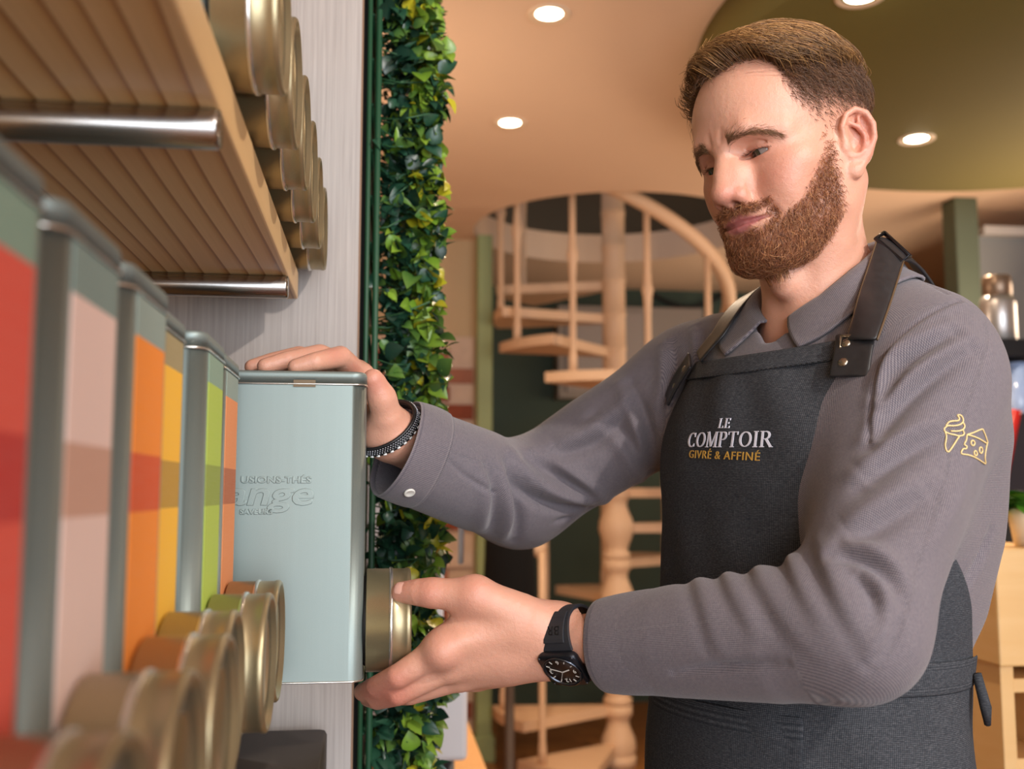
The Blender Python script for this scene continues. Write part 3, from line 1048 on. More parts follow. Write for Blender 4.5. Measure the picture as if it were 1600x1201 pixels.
# potted plant on the block
pp = empty('potted_plant', (0, 0, 0)); tag(pp, 'leafy green plant in a cream pot on the light counter', 'plant')
q = W(1612, 857, 1.72)
b = MB(); b.lathe([(.026, c[2] + .0005), (.034, c[2] + .05), (.036, c[2] + .062), (.030, c[2] + .062), (.028, c[2] + .05)], 24, 'Z', (q[0], q[1], 0)); b.build('pot', plain('cream_pot', '#e8d6b8', .4), pp)
GREENL = plain('lettuce', '#5f9a2c', .5, 0, .4, .25, 60)
rl = random.Random(4)
for i in range(26):
    v, f = leaf_geo('oval', rl.uniform(.035, .06), .3, .5)
    az = rl.uniform(0, 2 * PI) if i > 12 else rl.uniform(2.4, 3.9); el = rl.uniform(.0, .9)
    d = np.array([math.cos(az) * math.cos(el), math.sin(az) * math.cos(el), math.sin(el)]); xa_ = unit(np.cross(d, [0, 0, 1.0])); za_ = np.cross(xa_, d)
    st_ = np.array([q[0], q[1], c[2] + .060]) + d * .012
    me = np_mesh('leaf', v @ np.stack([xa_, d, za_], 1).T + st_, f); link('leaf', me, GREENL, pp)

# black shelving with a metal canister
bs = empty('black_shelf_unit', (0, 0, 0)); tag(bs, 'black metal shelf unit at the right edge behind the man', 'shelf unit')
BLK = plain('black_metal', '#15161a', .4, .3)
a, c = W(1520, 556, 2.9), W(1760, 527, 2.9)
b = MB(); b.box((a[0], a[1], a[2]), (c[0], a[1] + .4, c[2])); b.build('top_board', BLK, bs, bevel=.003)
for x in (a[0] + .02, c[0] - .04):
    b = MB(); b.box((x, a[1] + .36, 0), (x + .025, a[1] + .385, a[2] - .0005)); b.build('leg', BLK, bs)
DKB = plain('dark_boards', '#26241f', .6)
b = MB(); b.box((a[0], a[1] + .02, .95), (c[0], a[1] + .385, .97)); b.build('shelf', DKB, bs)
b = MB(); b.box((a[0], a[1] + .386, .2), (c[0], a[1] + .4, a[2] - .001)); b.build('rear_panel', DKB, bs)
cn = empty('metal_canister', (0, 0, 0)); q = W(1561, 527, 3.05); tag(cn, 'brushed metal canister with brown lid on the black shelf', 'canister')
zz0 = c[2] + .001; zl = W(1561, 463, 3.05)[2]; zc = W(1561, 430, 3.05)[2]
b = MB(); b.lathe([(.044, zz0), (.050, zz0 + .006), (.050, zl - .02), (.044, zl)], 32, 'Z', (q[0], q[1], 0)); b.build('body', plain('canister_steel', '#b5b0ae', .3, .7), cn)
b = MB(); b.lathe([(.036, zl + .0005), (.041, zl + .006), (.041, zc - .006), (.037, zc)], 32, 'Z', (q[0], q[1], 0)); b.build('lid', plain('canister_lid', '#8a7360', .35, .6), cn)
# grinder-like tube below the shelf, a blue glow painted into its colour
gl = empty('glass_dispenser', (0, 0, 0)); tag(gl, 'tall dispenser with a blue glow painted on its tube under the black shelf', 'dispenser')
q = W(1592, 640, 2.95)
b = MB(); b.lathe([(.030, W(0, 690, 2.95)[2]), (.030, W(0, 566, 2.95)[2]), (.026, W(0, 566, 2.95)[2])], 24, 'Z', (q[0], q[1], 0)); b.build('tube', plain('blue_glow_paint', '#9db4dd', .15, 0, .6), gl)
b = MB(); b.lathe([(.034, .971), (.034, W(0, 690, 2.95)[2] - .0005)], 24, 'Z', (q[0], q[1], 0)); b.build('stand', BLK, gl)
# red chair frame behind the man's elbow
rc = empty('red_chair', (0, 0, 0)); tag(rc, 'red framed chair half hidden behind the man\'s sleeve', 'chair')
RED = plain('red_frame', '#b3201c', .4)
d_ = 2.55
b = MB(); P4 = [W(1588, 640, d_), W(1576, 700, d_), W(1562, 770, d_), W(1548, 830, d_)]
for off in (0, .34):
    b = MB(); b.tube([p + RGT * off for p in P4], .013, 8); b.build('back_post', RED, rc)
b = MB(); qq = [W(1568, 690, d_ + .01), W(1560, 760, d_ + .01)]
loft(b, [[W(1584, 645, d_) + RGT * .015, W(1584, 645, d_) + RGT * .32, W(1584, 645, d_) + RGT * .32 + [0, .012, 0], W(1584, 645, d_) + RGT * .015 + [0, .012, 0]],
         [W(1562, 766, d_) + RGT * .015, W(1562, 766, d_) + RGT * .32, W(1562, 766, d_) + RGT * .32 + [0, .012, 0], W(1562, 766, d_) + RGT * .015 + [0, .012, 0]]], False)
b.build('back_panel', plain('dark_mesh', '#2a2225', .8), rc)
s0 = W(1548, 830, d_)
b = MB(); b.box((s0[0], s0[1] - .02, .47), (s0[0] + .36, s0[1] + .40, .51)); b.build('seat', plain('dark_seat', '#2a2225', .8), rc, bevel=.01)
for sx in (0.01, .35):
    for sy in (0, .38):
        b = MB(); b.tube([(s0[0] + sx, s0[1] + sy, .4695), (s0[0] + sx, s0[1] + sy, 0)], .012, 8); b.build('leg', RED, rc)
for p_ in ([s0, (s0[0], s0[1], .49)], [s0 + RGT * .34, (s0[0] + .34, s0[1], .49)]):
    b = MB(); b.tube(p_, .013, 8); b.build('lower_post', RED, rc)

# ================================================================ the person
# joints of the figure (pixel guides with real depths)
HEAD_O = np.array([0.39567, 0.95109, 1.63155])
HEAD_R = np.array([[-0.44762653, -0.87454001, -0.18657507], [0.89282347, -0.44874961, -0.03860098], [-0.04996739, -0.18385742, 0.98168208]])
HEAD_R = HEAD_R * np.array([-1, 1, 1])          # columns: person's left, forward, up
HK = 0.985
HF = Frame(HEAD_O, HEAD_R, HK)
HM = Frame(HEAD_O, HEAD_R, HK, mirror=True)

SH_L, EL_L, WR_L = W(1446, 596, 0.93), W(1334, 983, 0.815), W(880, 1000, 0.955)
SH_R, EL_R, WR_R = W(1085, 600, 1.20), W(812, 775, 1.20), W(618, 682, 1.04)
NECK = W(1292, 480, 1.045)
HIPS = W(1268, 1200, 1.04)
# torso frame
T_L = unit(SH_L - SH_R); T_L[2] = 0; T_L = unit(T_L)
T_F = np.array([T_L[1], -T_L[0], 0.0])
if T_F @ HEAD_R[:, 1] < 0: T_F = -T_F
T_U = np.array([0, 0, 1.0])
T_R = np.stack([T_L, T_F, T_U], 1)


def add_head(S):
    a = lambda prim, k, mode='u': S.add(prim, k, mode, HM)
    a(f_ell((0, -.009, .036), (.0705, .0945, .082)), 0)
    a(f_ell((0, .030, .030), (.063, .064, .062)), .02)
    a(f_ell((0, .020, -.036), (.058, .056, .070)), .03)
    a(f_ell((0, -.015, -.02), (.060, .056, .06)), .02)
    a(f_ell((.040, .044, -.022), (.024, .023, .016)), .02)                      # cheekbone
    a(f_tube([(.050, .000, -.030), (.051, .004, -.064), (.020, .060, -.096)], [.014, .013, .013]), .03)   # jaw
    a(f_ell((0, .028, -.070), (.044, .044, .040)), .02)
    a(f_ell((0, .0665, -.098), (.021, .014, .014)), .014)                        # chin
    a(f_tube([(.004, .086, .011), (.026, .084, .014), (.048, .060, .008)], [.010, .010, .007]), .014)     # brow ridge
    a(f_ell((.0295, .0895, -.007), (.019, .013, .0115)), .012, 's')               # eye socket
    a(f_ell((.034, .055, -.042), (.019, .018, .020)), .02)                      # cheek
    a(f_tube([(0, .085, .010), (0, .0925, -.008), (0, .0985, -.024), (0, .1005, -.036)], [.008, .0072, .0078, .0095]), .009)   # nose ridge
    a(f_ell((0, .1015, -.0405), (.0105, .0105, .0090)), .006)                   # tip
    a(f_ell((.008, .084, -.030), (.011, .014, .022)), .010)
    a(f_ell((.0130, .0885, -.0445), (.0068, .0105, .0070)), .006)               # wing of the nose
    a(f_ell((0, .070, -.066), (.027, .017, .022)), .016)                        # mouth mound
    a(f_tube([(0, .0985, -.046), (0, .088, -.055)], [.0035, .003]), .005)        # columella
    a(f_ell((.0072, .0935, -.0520), (.0034, .0062, .0038)), .003, 's')          # nostril
    a(f_tube([(.0212, .085, -.044), (.029, .079, -.056), (.0345, .071, -.068)], [.0018, .0022, .0015]), .007, 's')
    a(f_tube([(0, .0855, -.0650), (.005, .0860, -.0640), (.014, .0825, -.0656), (.026, .0745, -.0685)], [.0034, .0036, .0032, .0012]), .004)
    a(f_tube([(0, .0850, -.0745), (.012, .0825, -.0735), (.025, .0750, -.0695)], [.0052, .0046, .0014]), .004)
    a(f_tube([(0, .0888, -.0692), (.006, .0884, -.0690), (.015, .0846, -.0692), (.0290, .0745, -.0678)], [.0023, .0023, .0022, .0020]), .0015, 's')
    a(f_ell((0, .0865, -.0855), (.016, .0055, .005)), .008, 's')                # hollow under the lip
    # lids
    a(f_ell((.0290, .0640, -.0060), (.0158, .0142, .0142)), .004)
    a(f_ell((.0262, .0782, -.0086), (.0152, .0130, .0028), rotm(0, -3, -6)), .0012, 's')
    a(f_tube([(.0150, .0760, -.0030), (.023, .0795, .0008), (.034, .0780, .0008), (.044, .069, -.003)], [.0007, .0011, .0012, .0009]), .0025, 's')
    a(f_tube([(.0195, .0875, -.0375), (.0212, .0840, -.0440), (.0200, .0830, -.0510)], [.0008, .0012, .0010]), .004, 's')   # crease of the nose wing
    a(f_tube([(.0065, .0985, .010), (.0085, .0985, .020)], [.0006, .0006]), .005, 's')                      # frown lines
    # ears
    er = rotm(0, 0, 24)
    a(f_ell((.0755, -.011, -.010), (.0065, .0175, .027), er), .006)
    a(f_ell((.0815, -.0110, -.004), (.0062, .0125, .0185), er), .002, 's')
    a(f_tube([(.0725, .004, -.010), (.0745, .006, .002), (.0775, .001, .0125), (.0810, -.009, .0170), (.0850, -.019, .0120), (.0865, -.0245, .001), (.0855, -.0240, -.012), (.0810, -.0170, -.026), (.0760, -.008, -.037)],
             [.0024, .0028, .0030, .0032, .0034, .0034, .0032, .0034, .0040]), .0025)
    a(f_tube([(.0760, -.002, .006), (.0800, -.010, .000), (.0815, -.0160, -.008), (.0800, -.0150, -.019), (.0760, -.006, -.0265), (.0735, .001, -.0265)],
             [.0020, .0026, .0028, .0026, .0026, .0022]), .003)
    a(f_tube([(.0800, -.012, .001), (.0800, -.013, .010)], [.0022, .0016]), .003)
    a(f_ell((.0725, .0030, -.0165), (.0038, .0055, .0068)), .004)
    a(f_ell((.0735, -.0035, -.0395), (.0048, .0085, .0080), er), .004)
    a(f_ell((.0780, -.0060, -.0140), (.0062, .0062, .0100), er), .002, 's')


def add_neck(S, extra=0.0):
    S.add(f_flat(HF.wor((0, -.016, -.045)), NECK + np.array([0, 0, -.03]), 0.048 + extra, .056 + extra, T_F, 1.0), .025)
    S.add(f_tube([HF.wor((.052, -.022, -.045)), HF.wor((.035, .0, -.10)), NECK + T_F * .052 + T_L * .012 + T_U * -.02], [.012, .012, .010]), .02)
    S.add(f_tube([HF.wor((-.052, -.022, -.045)), HF.wor((-.035, .0, -.10)), NECK + T_F * .052 - T_L * .012 + T_U * -.02], [.012, .012, .010]), .02)
    S.add(f_ell(HF.wor((0, .040, -.128)), (.012, .012, .014)), .02)


def add_torso(S, e=0.0):
    """trunk with shoulders; e grows it to the size of the clothes"""
    Z = lambda z: np.array([NECK[0], NECK[1], 0]) * (z - HIPS[2]) / (NECK[2] - HIPS[2]) + np.array([HIPS[0], HIPS[1], 0]) * (NECK[2] - z) / (NECK[2] - HIPS[2]) + np.array([0, 0, z])
    fz = lambda z, l=0, f=0: Z(z) + T_L * l + T_F * f
    nz = NECK[2]
    fr = lambda c: Frame(c, T_R)
    S.add(f_ell((0, 0, 0), (.160 + e, .112 + e, .185 + e)), 0, 'u', fr(fz(nz - .20, 0, .004)))                # rib cage
    S.add(f_ell((0, 0, 0), (.130 + e, .050 + e, .085 + e)), .04, 'u', fr(fz(nz - .145, 0, .058)))           # chest
    S.add(f_ell((0, 0, 0), (.150 + e, .118 + e, .20 + e)), .06, 'u', fr(fz(nz - .40, 0, .020)))             # waist
    S.add(f_ell((0, 0, 0), (.172 + e, .128 + e, .17 + e)), .06, 'u', fr(fz(nz - .56, 0, .0)))             # hips
    top = NECK + np.array([0, 0, -.045])
    for sh in (SH_L, SH_R):
        S.add(f_tube([top - T_F * .01, sh + (top - sh) * .3 + np.array([0, 0, .02]), sh], [.048 + e, .040 + e, .047 + e]), .05)
    for sg in (1, -1):
        S.add(f_tube([NECK + T_U * .012 - T_F * .018 + T_L * .02 * sg, NECK + T_L * .06 * sg - T_F * .016 - T_U * .006, NECK + T_L * .115 * sg - T_F * .012 - T_U * .042], [.030 + e, .024 + e, .028 + e]), .03)
    return S


def arm(S, sh, el, wr, r, k=.02):
    S.add(f_tube([sh, sh * .45 + el * .55, el], [r[0], r[1], r[2]]), .035)
    S.add(f_tube([el, el * .65 + wr * .35, wr], [r[2], r[3], r[4]]), .03)


# ---- hands: chains of joints
def finger(S, pts, rads, k=.003):
    S.add(f_tube(pts, rads), k)


def add_hand_left(S):
    w = W(868, 1002, .957)
    up_ = W(868, 960, .957) - w; up_ = unit(up_)
    im, mm, rm, pm = W(692, 1012, .942), W(704, 1040, .950), W(722, 1056, .966), W(745, 1058, .985)
    vw = unit(np.cross(unit(im - w), up_))
    S.add(f_tube([WR_L, w], [.022, .0215]), .01)
    S.add(f_tube([WR_L + up_ * .012, w + up_ * .012], [.0205, .020]), .012)
    S.add(f_tube([WR_L - up_ * .012, w - up_ * .012], [.0205, .020]), .012)
    for m, r0, r1, o in ((im, .019, .0150, .012), (mm, .019, .0145, .003), (rm, .018, .0138, -.006), (pm, .017, .0125, -.013)):
        S.add(f_tube([w + up_ * o, (w + up_ * o) * .45 + m * .55, m], [r0, (r0 + r1) / 2 + .001, r1]), .014)
    # index and the others, under the cap
    finger(S, [im, W(622, 1056, .940), W(588, 1072, .960), W(566, 1081, .985)], [.0135, .0112, .0098, .0082], .008)
    finger(S, [mm, W(622, 1083, .952), W(590, 1092, .975), W(575, 1090, 1.000)], [.0132, .0112, .0098, .0082], .005)
    finger(S, [rm, W(640, 1083, .968), W(606, 1086, .994), W(592, 1082, 1.015)], [.0128, .0108, .0094, .0080], .005)
    finger(S, [pm, W(668, 1072, .990), W(636, 1072, 1.01), W(620, 1068, 1.025)], [.0118, .0095, .0085, .0074], .005)
    # thumb
    cmc, mc, ip, tip = W(812, 962, .945), W(742, 930, .938), W(676, 926, .942), W(628, 925, .953)
    S.add(f_tube([w + up_ * .008, cmc, mc], [.018, .021, .0165]), .018)
    finger(S, [mc, ip], [.0160, .0128], .006)
    finger(S, [ip, W(655, 925, .946), tip], [.0128, .0126, .0098], .006)
    S.add(f_tube([mc, W(722, 968, .948), im], [.009, .008, .010]), .02)           # web
    # nail bed of the thumb
    S.add(f_tube([W(722, 1000, .93), W(800, 985, .937)], [.003, .003]), .02)
    S.add(f_ell(W(690, 1018, .930), (.011, .011, .011)), .014)
    return cmc, mc, ip, tip


def add_hand_right(S):
    w = W(606, 676, 1.042)
    im, mm, rm, pm = W(562, 588, 1.068), W(557, 583, 1.084), W(554, 587, 1.098), W(556, 597, 1.110)
    S.add(f_tube([WR_R, w], [.024, .023]), .01)
    S.add(f_tube([WR_R + FWD * .014, w + FWD * .016], [.021, .021]), .012)
    S.add(f_tube([WR_R - FWD * .012, w - FWD * .012], [.021, .020]), .012)
    for m, r0, r1, o in ((im, .019, .0140, -.010), (mm, .019, .0140, .002), (rm, .018, .0130, .012), (pm, .017, .0120, .020)):
        S.add(f_tube([w + FWD * o, m], [r0, r1]), .014)
    finger(S, [im, W(532, 557, 1.022), W(492, 565, .992), W(462, 573, .988)], [.0125, .0108, .0092, .0078], .006)
    finger(S, [mm, W(500, 554, 1.040), W(448, 563, 1.012), W(414, 572, 1.004)], [.0125, .0108, .0092, .0078], .004)
    finger(S, [rm, W(468, 556, 1.052), W(424, 565, 1.034), W(394, 573, 1.024)], [.0120, .0102, .0090, .0076], .004)
    finger(S, [pm, W(470, 566, 1.075), W(430, 571, 1.060), W(404, 574, 1.050)], [.0110, .0092, .0082, .0070], .004)
    # thumb, up along the front of the tin
    S.add(f_tube([w - FWD * .006, W(604, 648, 1.012), W(597, 622, 1.003)], [.017, .0155, .0130]), .014)
    finger(S, [W(597, 622, 1.003), W(586, 598, .996), W(583, 592, .993)], [.0128, .0112, .0100], .006)


BODY = SDF()
add_head(BODY)
add_neck(BODY)
add_torso(BODY, -.004)
arm(BODY, SH_L, EL_L, WR_L, (.048, .044, .036, .037, .024))
arm(BODY, SH_R, EL_R, WR_R, (.048, .044, .036, .037, .025))
THUMB_L = add_hand_left(BODY)
add_hand_right(BODY)

INNER = SDF()
add_torso(INNER, -.004)
INNER.add(f_tube([NECK, NECK - [0, 0, .10]], [.04, .05]), .02)
arm(INNER, SH_L, EL_L, WR_L, (.048, .044, .036, .037, .0215))
arm(INNER, SH_R, EL_R, WR_R, (.048, .044, .036, .037, .0225))
body_lo = np.minimum.reduce([SH_L, SH_R, EL_L, EL_R, WR_R, WR_L, HIPS, HEAD_O]) - .16
body_hi = np.maximum.reduce([SH_L, SH_R, EL_L, EL_R, WR_R, WR_L, HIPS, HEAD_O]) + .16
body_lo[0] -= .10
V, Q = [], []
nv = 0
for lo_, hi_, h_ in ((HEAD_O + [-.15, -.15, -.22], HEAD_O + [.17, .17, .17], .0015),                 # head and neck
                     (W(560, 1000, .96) - [.03, .09, .10], W(900, 990, .96) + [.0, .10, .08], .0016),   # near hand
                     (W(380, 640, 1.03) - [.03, .09, .09], W(640, 640, 1.04) + [.02, .10, .10], .0016),
                     (body_lo, body_hi, .006)):                                                        # trunk and arms, all under the clothes
    S_ = BODY if h_ < .003 else INNER
    v_, q_ = S_.polygonise(lo_, hi_, h_, 1 if h_ == .0015 else 2)
    V.append(v_); Q.append(q_ + nv); nv += len(v_)
V = np.concatenate(V); Q = np.concatenate(Q)
body_me = np_mesh('body', V, Q)


def gauss(q, c, r):
    return np.exp(-((((q - np.asarray(c)) / np.asarray(r)) ** 2).sum(-1)))


def skin_colours(V):
    q = HF.loc(V); qm = q.copy(); qm[:, 0] = np.abs(qm[:, 0])
    base = np.array(rgb('#d09a82')[:3]); red = np.array(rgb('#bd6f5e')[:3]); pale = np.array(rgb('#dbae95')[:3]); lip = np.array(rgb('#a5575f')[:3])
    C = np.tile(base, (len(V), 1))
    def blend(col, w):
        nonlocal C
        C = C * (1 - w[:, None]) + col * w[:, None]
    blend(red, .55 * gauss(qm, (.040, .060, -.032), (.02, .03, .018)))
    blend(red, .60 * gauss(qm, (.010, .100, -.042), (.014, .02, .012)))
    blend(red, .75 * gauss(qm, (.082, -.014, -.008), (.010, .016, .028)))
    blend(pale, .5 * gauss(qm, (0, .09, .05), (.04, .03, .03)))
    blend(red, .45 * gauss(qm, (.031, .078, -.008), (.018, .01, .008)))
    # lips
    lips = 1 / (1 + np.exp(-(1 - ((qm[:, 0] / .027) ** 2 + ((q[:, 2] + .0695 - .04 * qm[:, 0] * qm[:, 0] / .03) / (.0085 * np.clip(1.22 - qm[:, 0] / .029, .08, 1))) ** 2)) * 6))
    lips = lips * (q[:, 1] > .068)
    blend(lip, .85 * lips)
    blend(np.array(rgb('#2a1512')[:3]), .9 * gauss(qm, (.0072, .0925, -.051), (.003, .005, .003)))
    # stubble colour under the beard hair
    bd = beard_density(q)
    blend(np.array(rgb('#8d5d44')[:3]), np.clip(bd, 0, 1) * .55 * (1 - lips))
    # clipped hair at the temple
    sd = np.clip(side_density(q), 0, 1)
    blend(np.array(rgb('#54382a')[:3]), sd * .62)
    # knuckles
    for p in (W(690, 1020, .93), W(618, 1062, .932), W(616, 1094, .945), W(742, 925, .93), W(672, 925, .935), W(625, 915, .95), W(530, 545, 1.0), W(560, 580, 1.03), W(586, 600, .99)):
        blend(red, .55 * gauss(V, p, (.014,) * 3))
    for p in (W(620, 1075, .95), W(585, 1078, .96)):
        blend(red, .6 * gauss(V, p, (.022,) * 3))
    return C


def sstep(a, b, x):
    t = np.clip((x - a) / (b - a), 0, 1)
    return t * t * (3 - 2 * t)


def beard_density(q):
    x = np.abs(q[..., 0]); y = q[..., 1]; z = q[..., 2]
    # front edge of the beard: sideburn down to the cheek, then towards the mouth corner
    yf = np.interp(z, [-.135, -.105, -.088, -.080, -.074, -.066, -.060, -.050, -.028, -.018, .0, .01], [.12, .12, .12, .12, .072, .066, .058, .049, .037, .030, .024, .022])
    yb = np.interp(z, [-.14, -.128, -.119, -.098, -.077, -.056, -.032, .0], [.050, .042, .028, .019, .012, .012, .017, .014])
    d = sstep(.006, -.012, y - yf) ** 1.4 * sstep(-.005, .010, y - yb) * sstep(-.150, -.132, z) * sstep(.012, -.012, z)
    d = d * np.interp(z, [-.03, -.01, .01], [1, .55, .2])
    m = sstep(-.0500, -.0545, z) * sstep(-.0650, -.0605, z - .30 * np.maximum(x - .012, 0)) * sstep(.035, .029, x) * sstep(.064, .070, y)
    m2 = sstep(.0255, .0290, x) * sstep(.0375, .0335, x) * sstep(-.056, -.062, z) * sstep(.058, .064, y)
    gap = 1 - .75 * np.exp(-((x / .020) ** 2 + ((z + .0835) / .0055) ** 2)) * (y > .07)
    bare = 1 - .7 * np.exp(-(((x - .024) / .008) ** 2 + ((z + .086) / .009) ** 2))
    lipz = np.exp(-(((x / .027) ** 2 + ((z + .0700) / .0085) ** 2) ** 2)) * (y > .068)
    return np.clip(np.maximum(np.maximum(d * gap * bare, m), .8 * m2), 0, 1) * (1 - np.clip(lipz * 1.6, 0, 1))


def hair_region(q):
    """1 inside the scalp hair, 0 outside"""
    x = np.abs(q[..., 0]); y = q[..., 1]; z = q[..., 2]
    zl = np.interp(x, [0, .02, .038, .05, .057, .07], [.074, .080, .078, .068, .055, .05])
    yf = np.interp(z, [-.02, .003, .013, .0355, .055, .068, .09], [.014, .018, .038, .054, .055, .054, .05])
    ear = 1 - (x > .0705) * (np.abs(y + .010) < .024) * (z < .024) * (z > -.06)
    back = ear * sstep(-.055, -.040, z - np.interp(y, [-.1, -.04, -.02, .0], [-.02, -.01, .035, .045]))
    a = np.maximum(sstep(-.002, .004, z - zl), sstep(.005, -.012, y - yf) * (z > -.075))
    return a * back


def side_density(q):
    z = q[..., 2]
    return hair_region(q) * np.interp(z, [-.01, .015, .040, .06], [.08, .28, .75, 1])


def add_colour(me, C):
    a = me.color_attributes.new('Col', 'FLOAT_COLOR', 'POINT')
    a.data.foreach_set('color', np.concatenate([C, np.ones((len(C), 1))], 1).astype(np.float32).ravel())


add_colour(body_me, skin_colours(V))
t = NT('skin')
at = t.n('Attribute', attribute_name='Col')
co = t.coord()
blotch = t.noise(co, 60, 4, .6)
c = t.mix(t.math('MULTIPLY', blotch, .5), at.outputs['Color'], (.62, .28, .20), 'MIX')
c = t.mix(.35, at.outputs['Color'], c)
pores = t.noise(co, 900, 3, .6)
fine = t.noise(co, 220, 3, .6)
t.p(Base_Color=c, Roughness=t.math('ADD', t.math('MULTIPLY', fine, .22), .33),
    Normal=t.bump(pores, .35, .0007, t.bump(fine, .35, .0014)))
t.b.inputs['Subsurface Weight'].default_value = .25
t.b.inputs['Subsurface Radius'].default_value = (.012, .004, .002)
t.b.inputs['Subsurface Scale'].default_value = .35
SKIN = t.m

person = empty('person', (HIPS[0], HIPS[1], 0))
tag(person, 'bearded man in grey shirt and dark apron looking down at the tin in his hands', 'person')


def pchild(name, me, mat, parent=None):
    """a part of the person given in world coordinates"""
    o = link(name, me, mat, parent or person)
    p = Vector((0, 0, 0)); q = o.parent
    while q is not None: p += q.location; q = q.parent
    o.location = -p
    return o


body = pchild('body', body_me, SKIN)

# eyes
t = NT('eye')
vec = t.coord()
sep = t.n('SeparateXYZ'); t.t.links.new(vec, sep.inputs[0])
rr = t.math('SQRT', t.math('ADD', t.math('POWER', sep.outputs[0], 2.0), t.math('POWER', sep.outputs[2], 2.0)))
t.p(Base_Color=t.ramp(t.math('MULTIPLY', rr, 80.0), [(0, (.004, .003, .003)), (.17, (.004, .003, .003)), (.22, (.04, .034, .022)), (.48, (.055, .05, .03)), (.55, (.015, .013, .01)), (.60, (.24, .20, .185)), (1, (.22, .16, .145))]), Roughness=.08)
for sx in (1, -1):
    mb = MB()
    mb.lathe([(.0128 * math.sin(PI * k / 24) + 1e-5, -.0128 * math.cos(PI * k / 24)) for k in range(25)], 32, 'Y')
    e = mb.build('eye', t.m, person)
    c = HF.wor((.0290 * sx, .0640, -.0060))
    gz = HEAD_R @ unit((-.40, 1, -.33))
    e.matrix_local = Matrix.Translation(Vector(c) - person.location) @ Vector((0, 1, 0)).rotation_difference(Vector(gz)).to_matrix().to_4x4()

# ---------------------------------------------------------------- hair, beard, brows (thin tapering strands)
rng = np.random.default_rng(11)
SKULL = SDF()
add_head(SKULL)
SCALP = SDF()
for o_ in SKULL.ops[:9]: SCALP.ops.append(o_)
hv = V[:]
hq = HF.loc(hv)


def roots(dens, n):
    """n root points on the head, chosen by density"""
    fc = hq[Q].mean(1)
    near = (np.abs(fc[:, 0]) < .1) & (np.abs(fc[:, 1]) < .13) & (fc[:, 2] > -.16) & (fc[:, 2] < .14)
    idx = np.where(near)[0]
    A = hv[Q[idx]]
    area = np.linalg.norm(np.cross(A[:, 1] - A[:, 0], A[:, 3] - A[:, 0]), axis=1)
    w = dens(fc[idx]) * area; w /= w.sum()
    f = rng.choice(len(idx), n, p=w)
    u, v = rng.random((2, n, 1))
    a = A[f]
    P = (a[:, 0] * (1 - u) + a[:, 1] * u) * (1 - v) + (a[:, 3] * (1 - u) + a[:, 2] * u) * v
    return P


def strands_mesh(name, paths, r0, cols):
    """paths: (n, m, 3) world; three-sided tapering tubes with one colour each"""
    n, m, _ = paths.shape
    T = np.gradient(paths, axis=1); T /= np.linalg.norm(T, axis=-1, keepdims=True) + 1e-12
    U = np.cross(T, rng.normal(size=(n, 1, 3))); U /= np.linalg.norm(U, axis=-1, keepdims=True) + 1e-12
    Wd = np.cross(T, U)
    tap = (1 - np.linspace(0, 1, m) ** 2 * .8)[None, :, None]
    r = np.asarray(r0).reshape(-1, 1, 1) * tap
    ring = []
    for k in range(3):
        a = 2 * PI * k / 3
        ring.append(paths + r * (U * math.cos(a) + Wd * math.sin(a)))
    VV = np.stack(ring, 2).reshape(-1, 3)
    b = (np.arange(n) * m * 3)[:, None, None]
    j = (np.arange(m - 1) * 3)[None, :, None]
    k = np.arange(3)[None, None, :]; l = (k + 1) % 3
    F = np.stack([b + j + k, b + j + l, b + j + 3 + l, b + j + 3 + k], -1).reshape(-1, 4)
    me = np_mesh(name, VV, F)
    add_colour(me, np.repeat(cols, m * 3, 0))
    return me


def grow(P, dirs, length, height, m=6, curl=0.0, sdf=SCALP, tip_lift=None):
    """comb strands over the head: keep each point at its height above the scalp"""
    n = len(P); out = [P]
    p = P.copy(); d = dirs.copy()
    jit = rng.normal(size=(n, 3)) * curl
    for s in range(1, m):
        t = s / (m - 1)
        N = sdf.normal(p)
        d = d + jit * .5 + rng.normal(size=(n, 3)) * curl * .6
        dt = d - N * (d * N).sum(-1, keepdims=True)
        dt /= np.linalg.norm(dt, axis=-1, keepdims=True) + 1e-9
        p = p + dt * (length / (m - 1))[:, None]
        h = height * min(1, t * 2.2) if tip_lift is None else height * min(1, t * 2.2) + tip_lift * t ** 2
        p = p + N * np.clip(h - sdf.ev(p), -.02, .02)[:, None]
        out.append(p)
    return np.stack(out, 1)


def mixcol(cs, n, spread=.25):
    cs = np.array([rgb(c)[:3] for c in cs]); t = rng.random(n) * (len(cs) - 1); i = np.minimum(t.astype(int), len(cs) - 2); f = (t - i)[:, None]
    return (cs[i] * (1 - f) + cs[i + 1] * f) * (1 + spread * rng.normal(size=(n, 1))).clip(.4, 1.8)


t = NT('hair')
at = t.n('Attribute', attribute_name='Col')
t.p(Base_Color=at.outputs['Color'], Roughness=.42); t.b.inputs['Specular IOR Level'].default_value = .45
HAIR = t.m

# --- the mass of the hair
CAPS = SDF()
CAPS.add(f_ell((0, -.009, .036), (.0705, .0945, .082)), 0, 'u', HM)
CAPS.add(f_ell((0, .030, .030), (.063, .064, .062)), .02, 'u', HM)


def cap_thick(P):
    q = HF.loc(P)
    reg = hair_region(q)
    top = sstep(.045, .085, q[..., 2])
    th = -.010 + reg * top * (.0100 + .0040 * top + .004 * top * sstep(0, .08, q[..., 1]))
    th = th - .0012 * np.sin(q[..., 0] * 520 + 6 * np.sin(q[..., 1] * 60)) * reg * top
    return -th


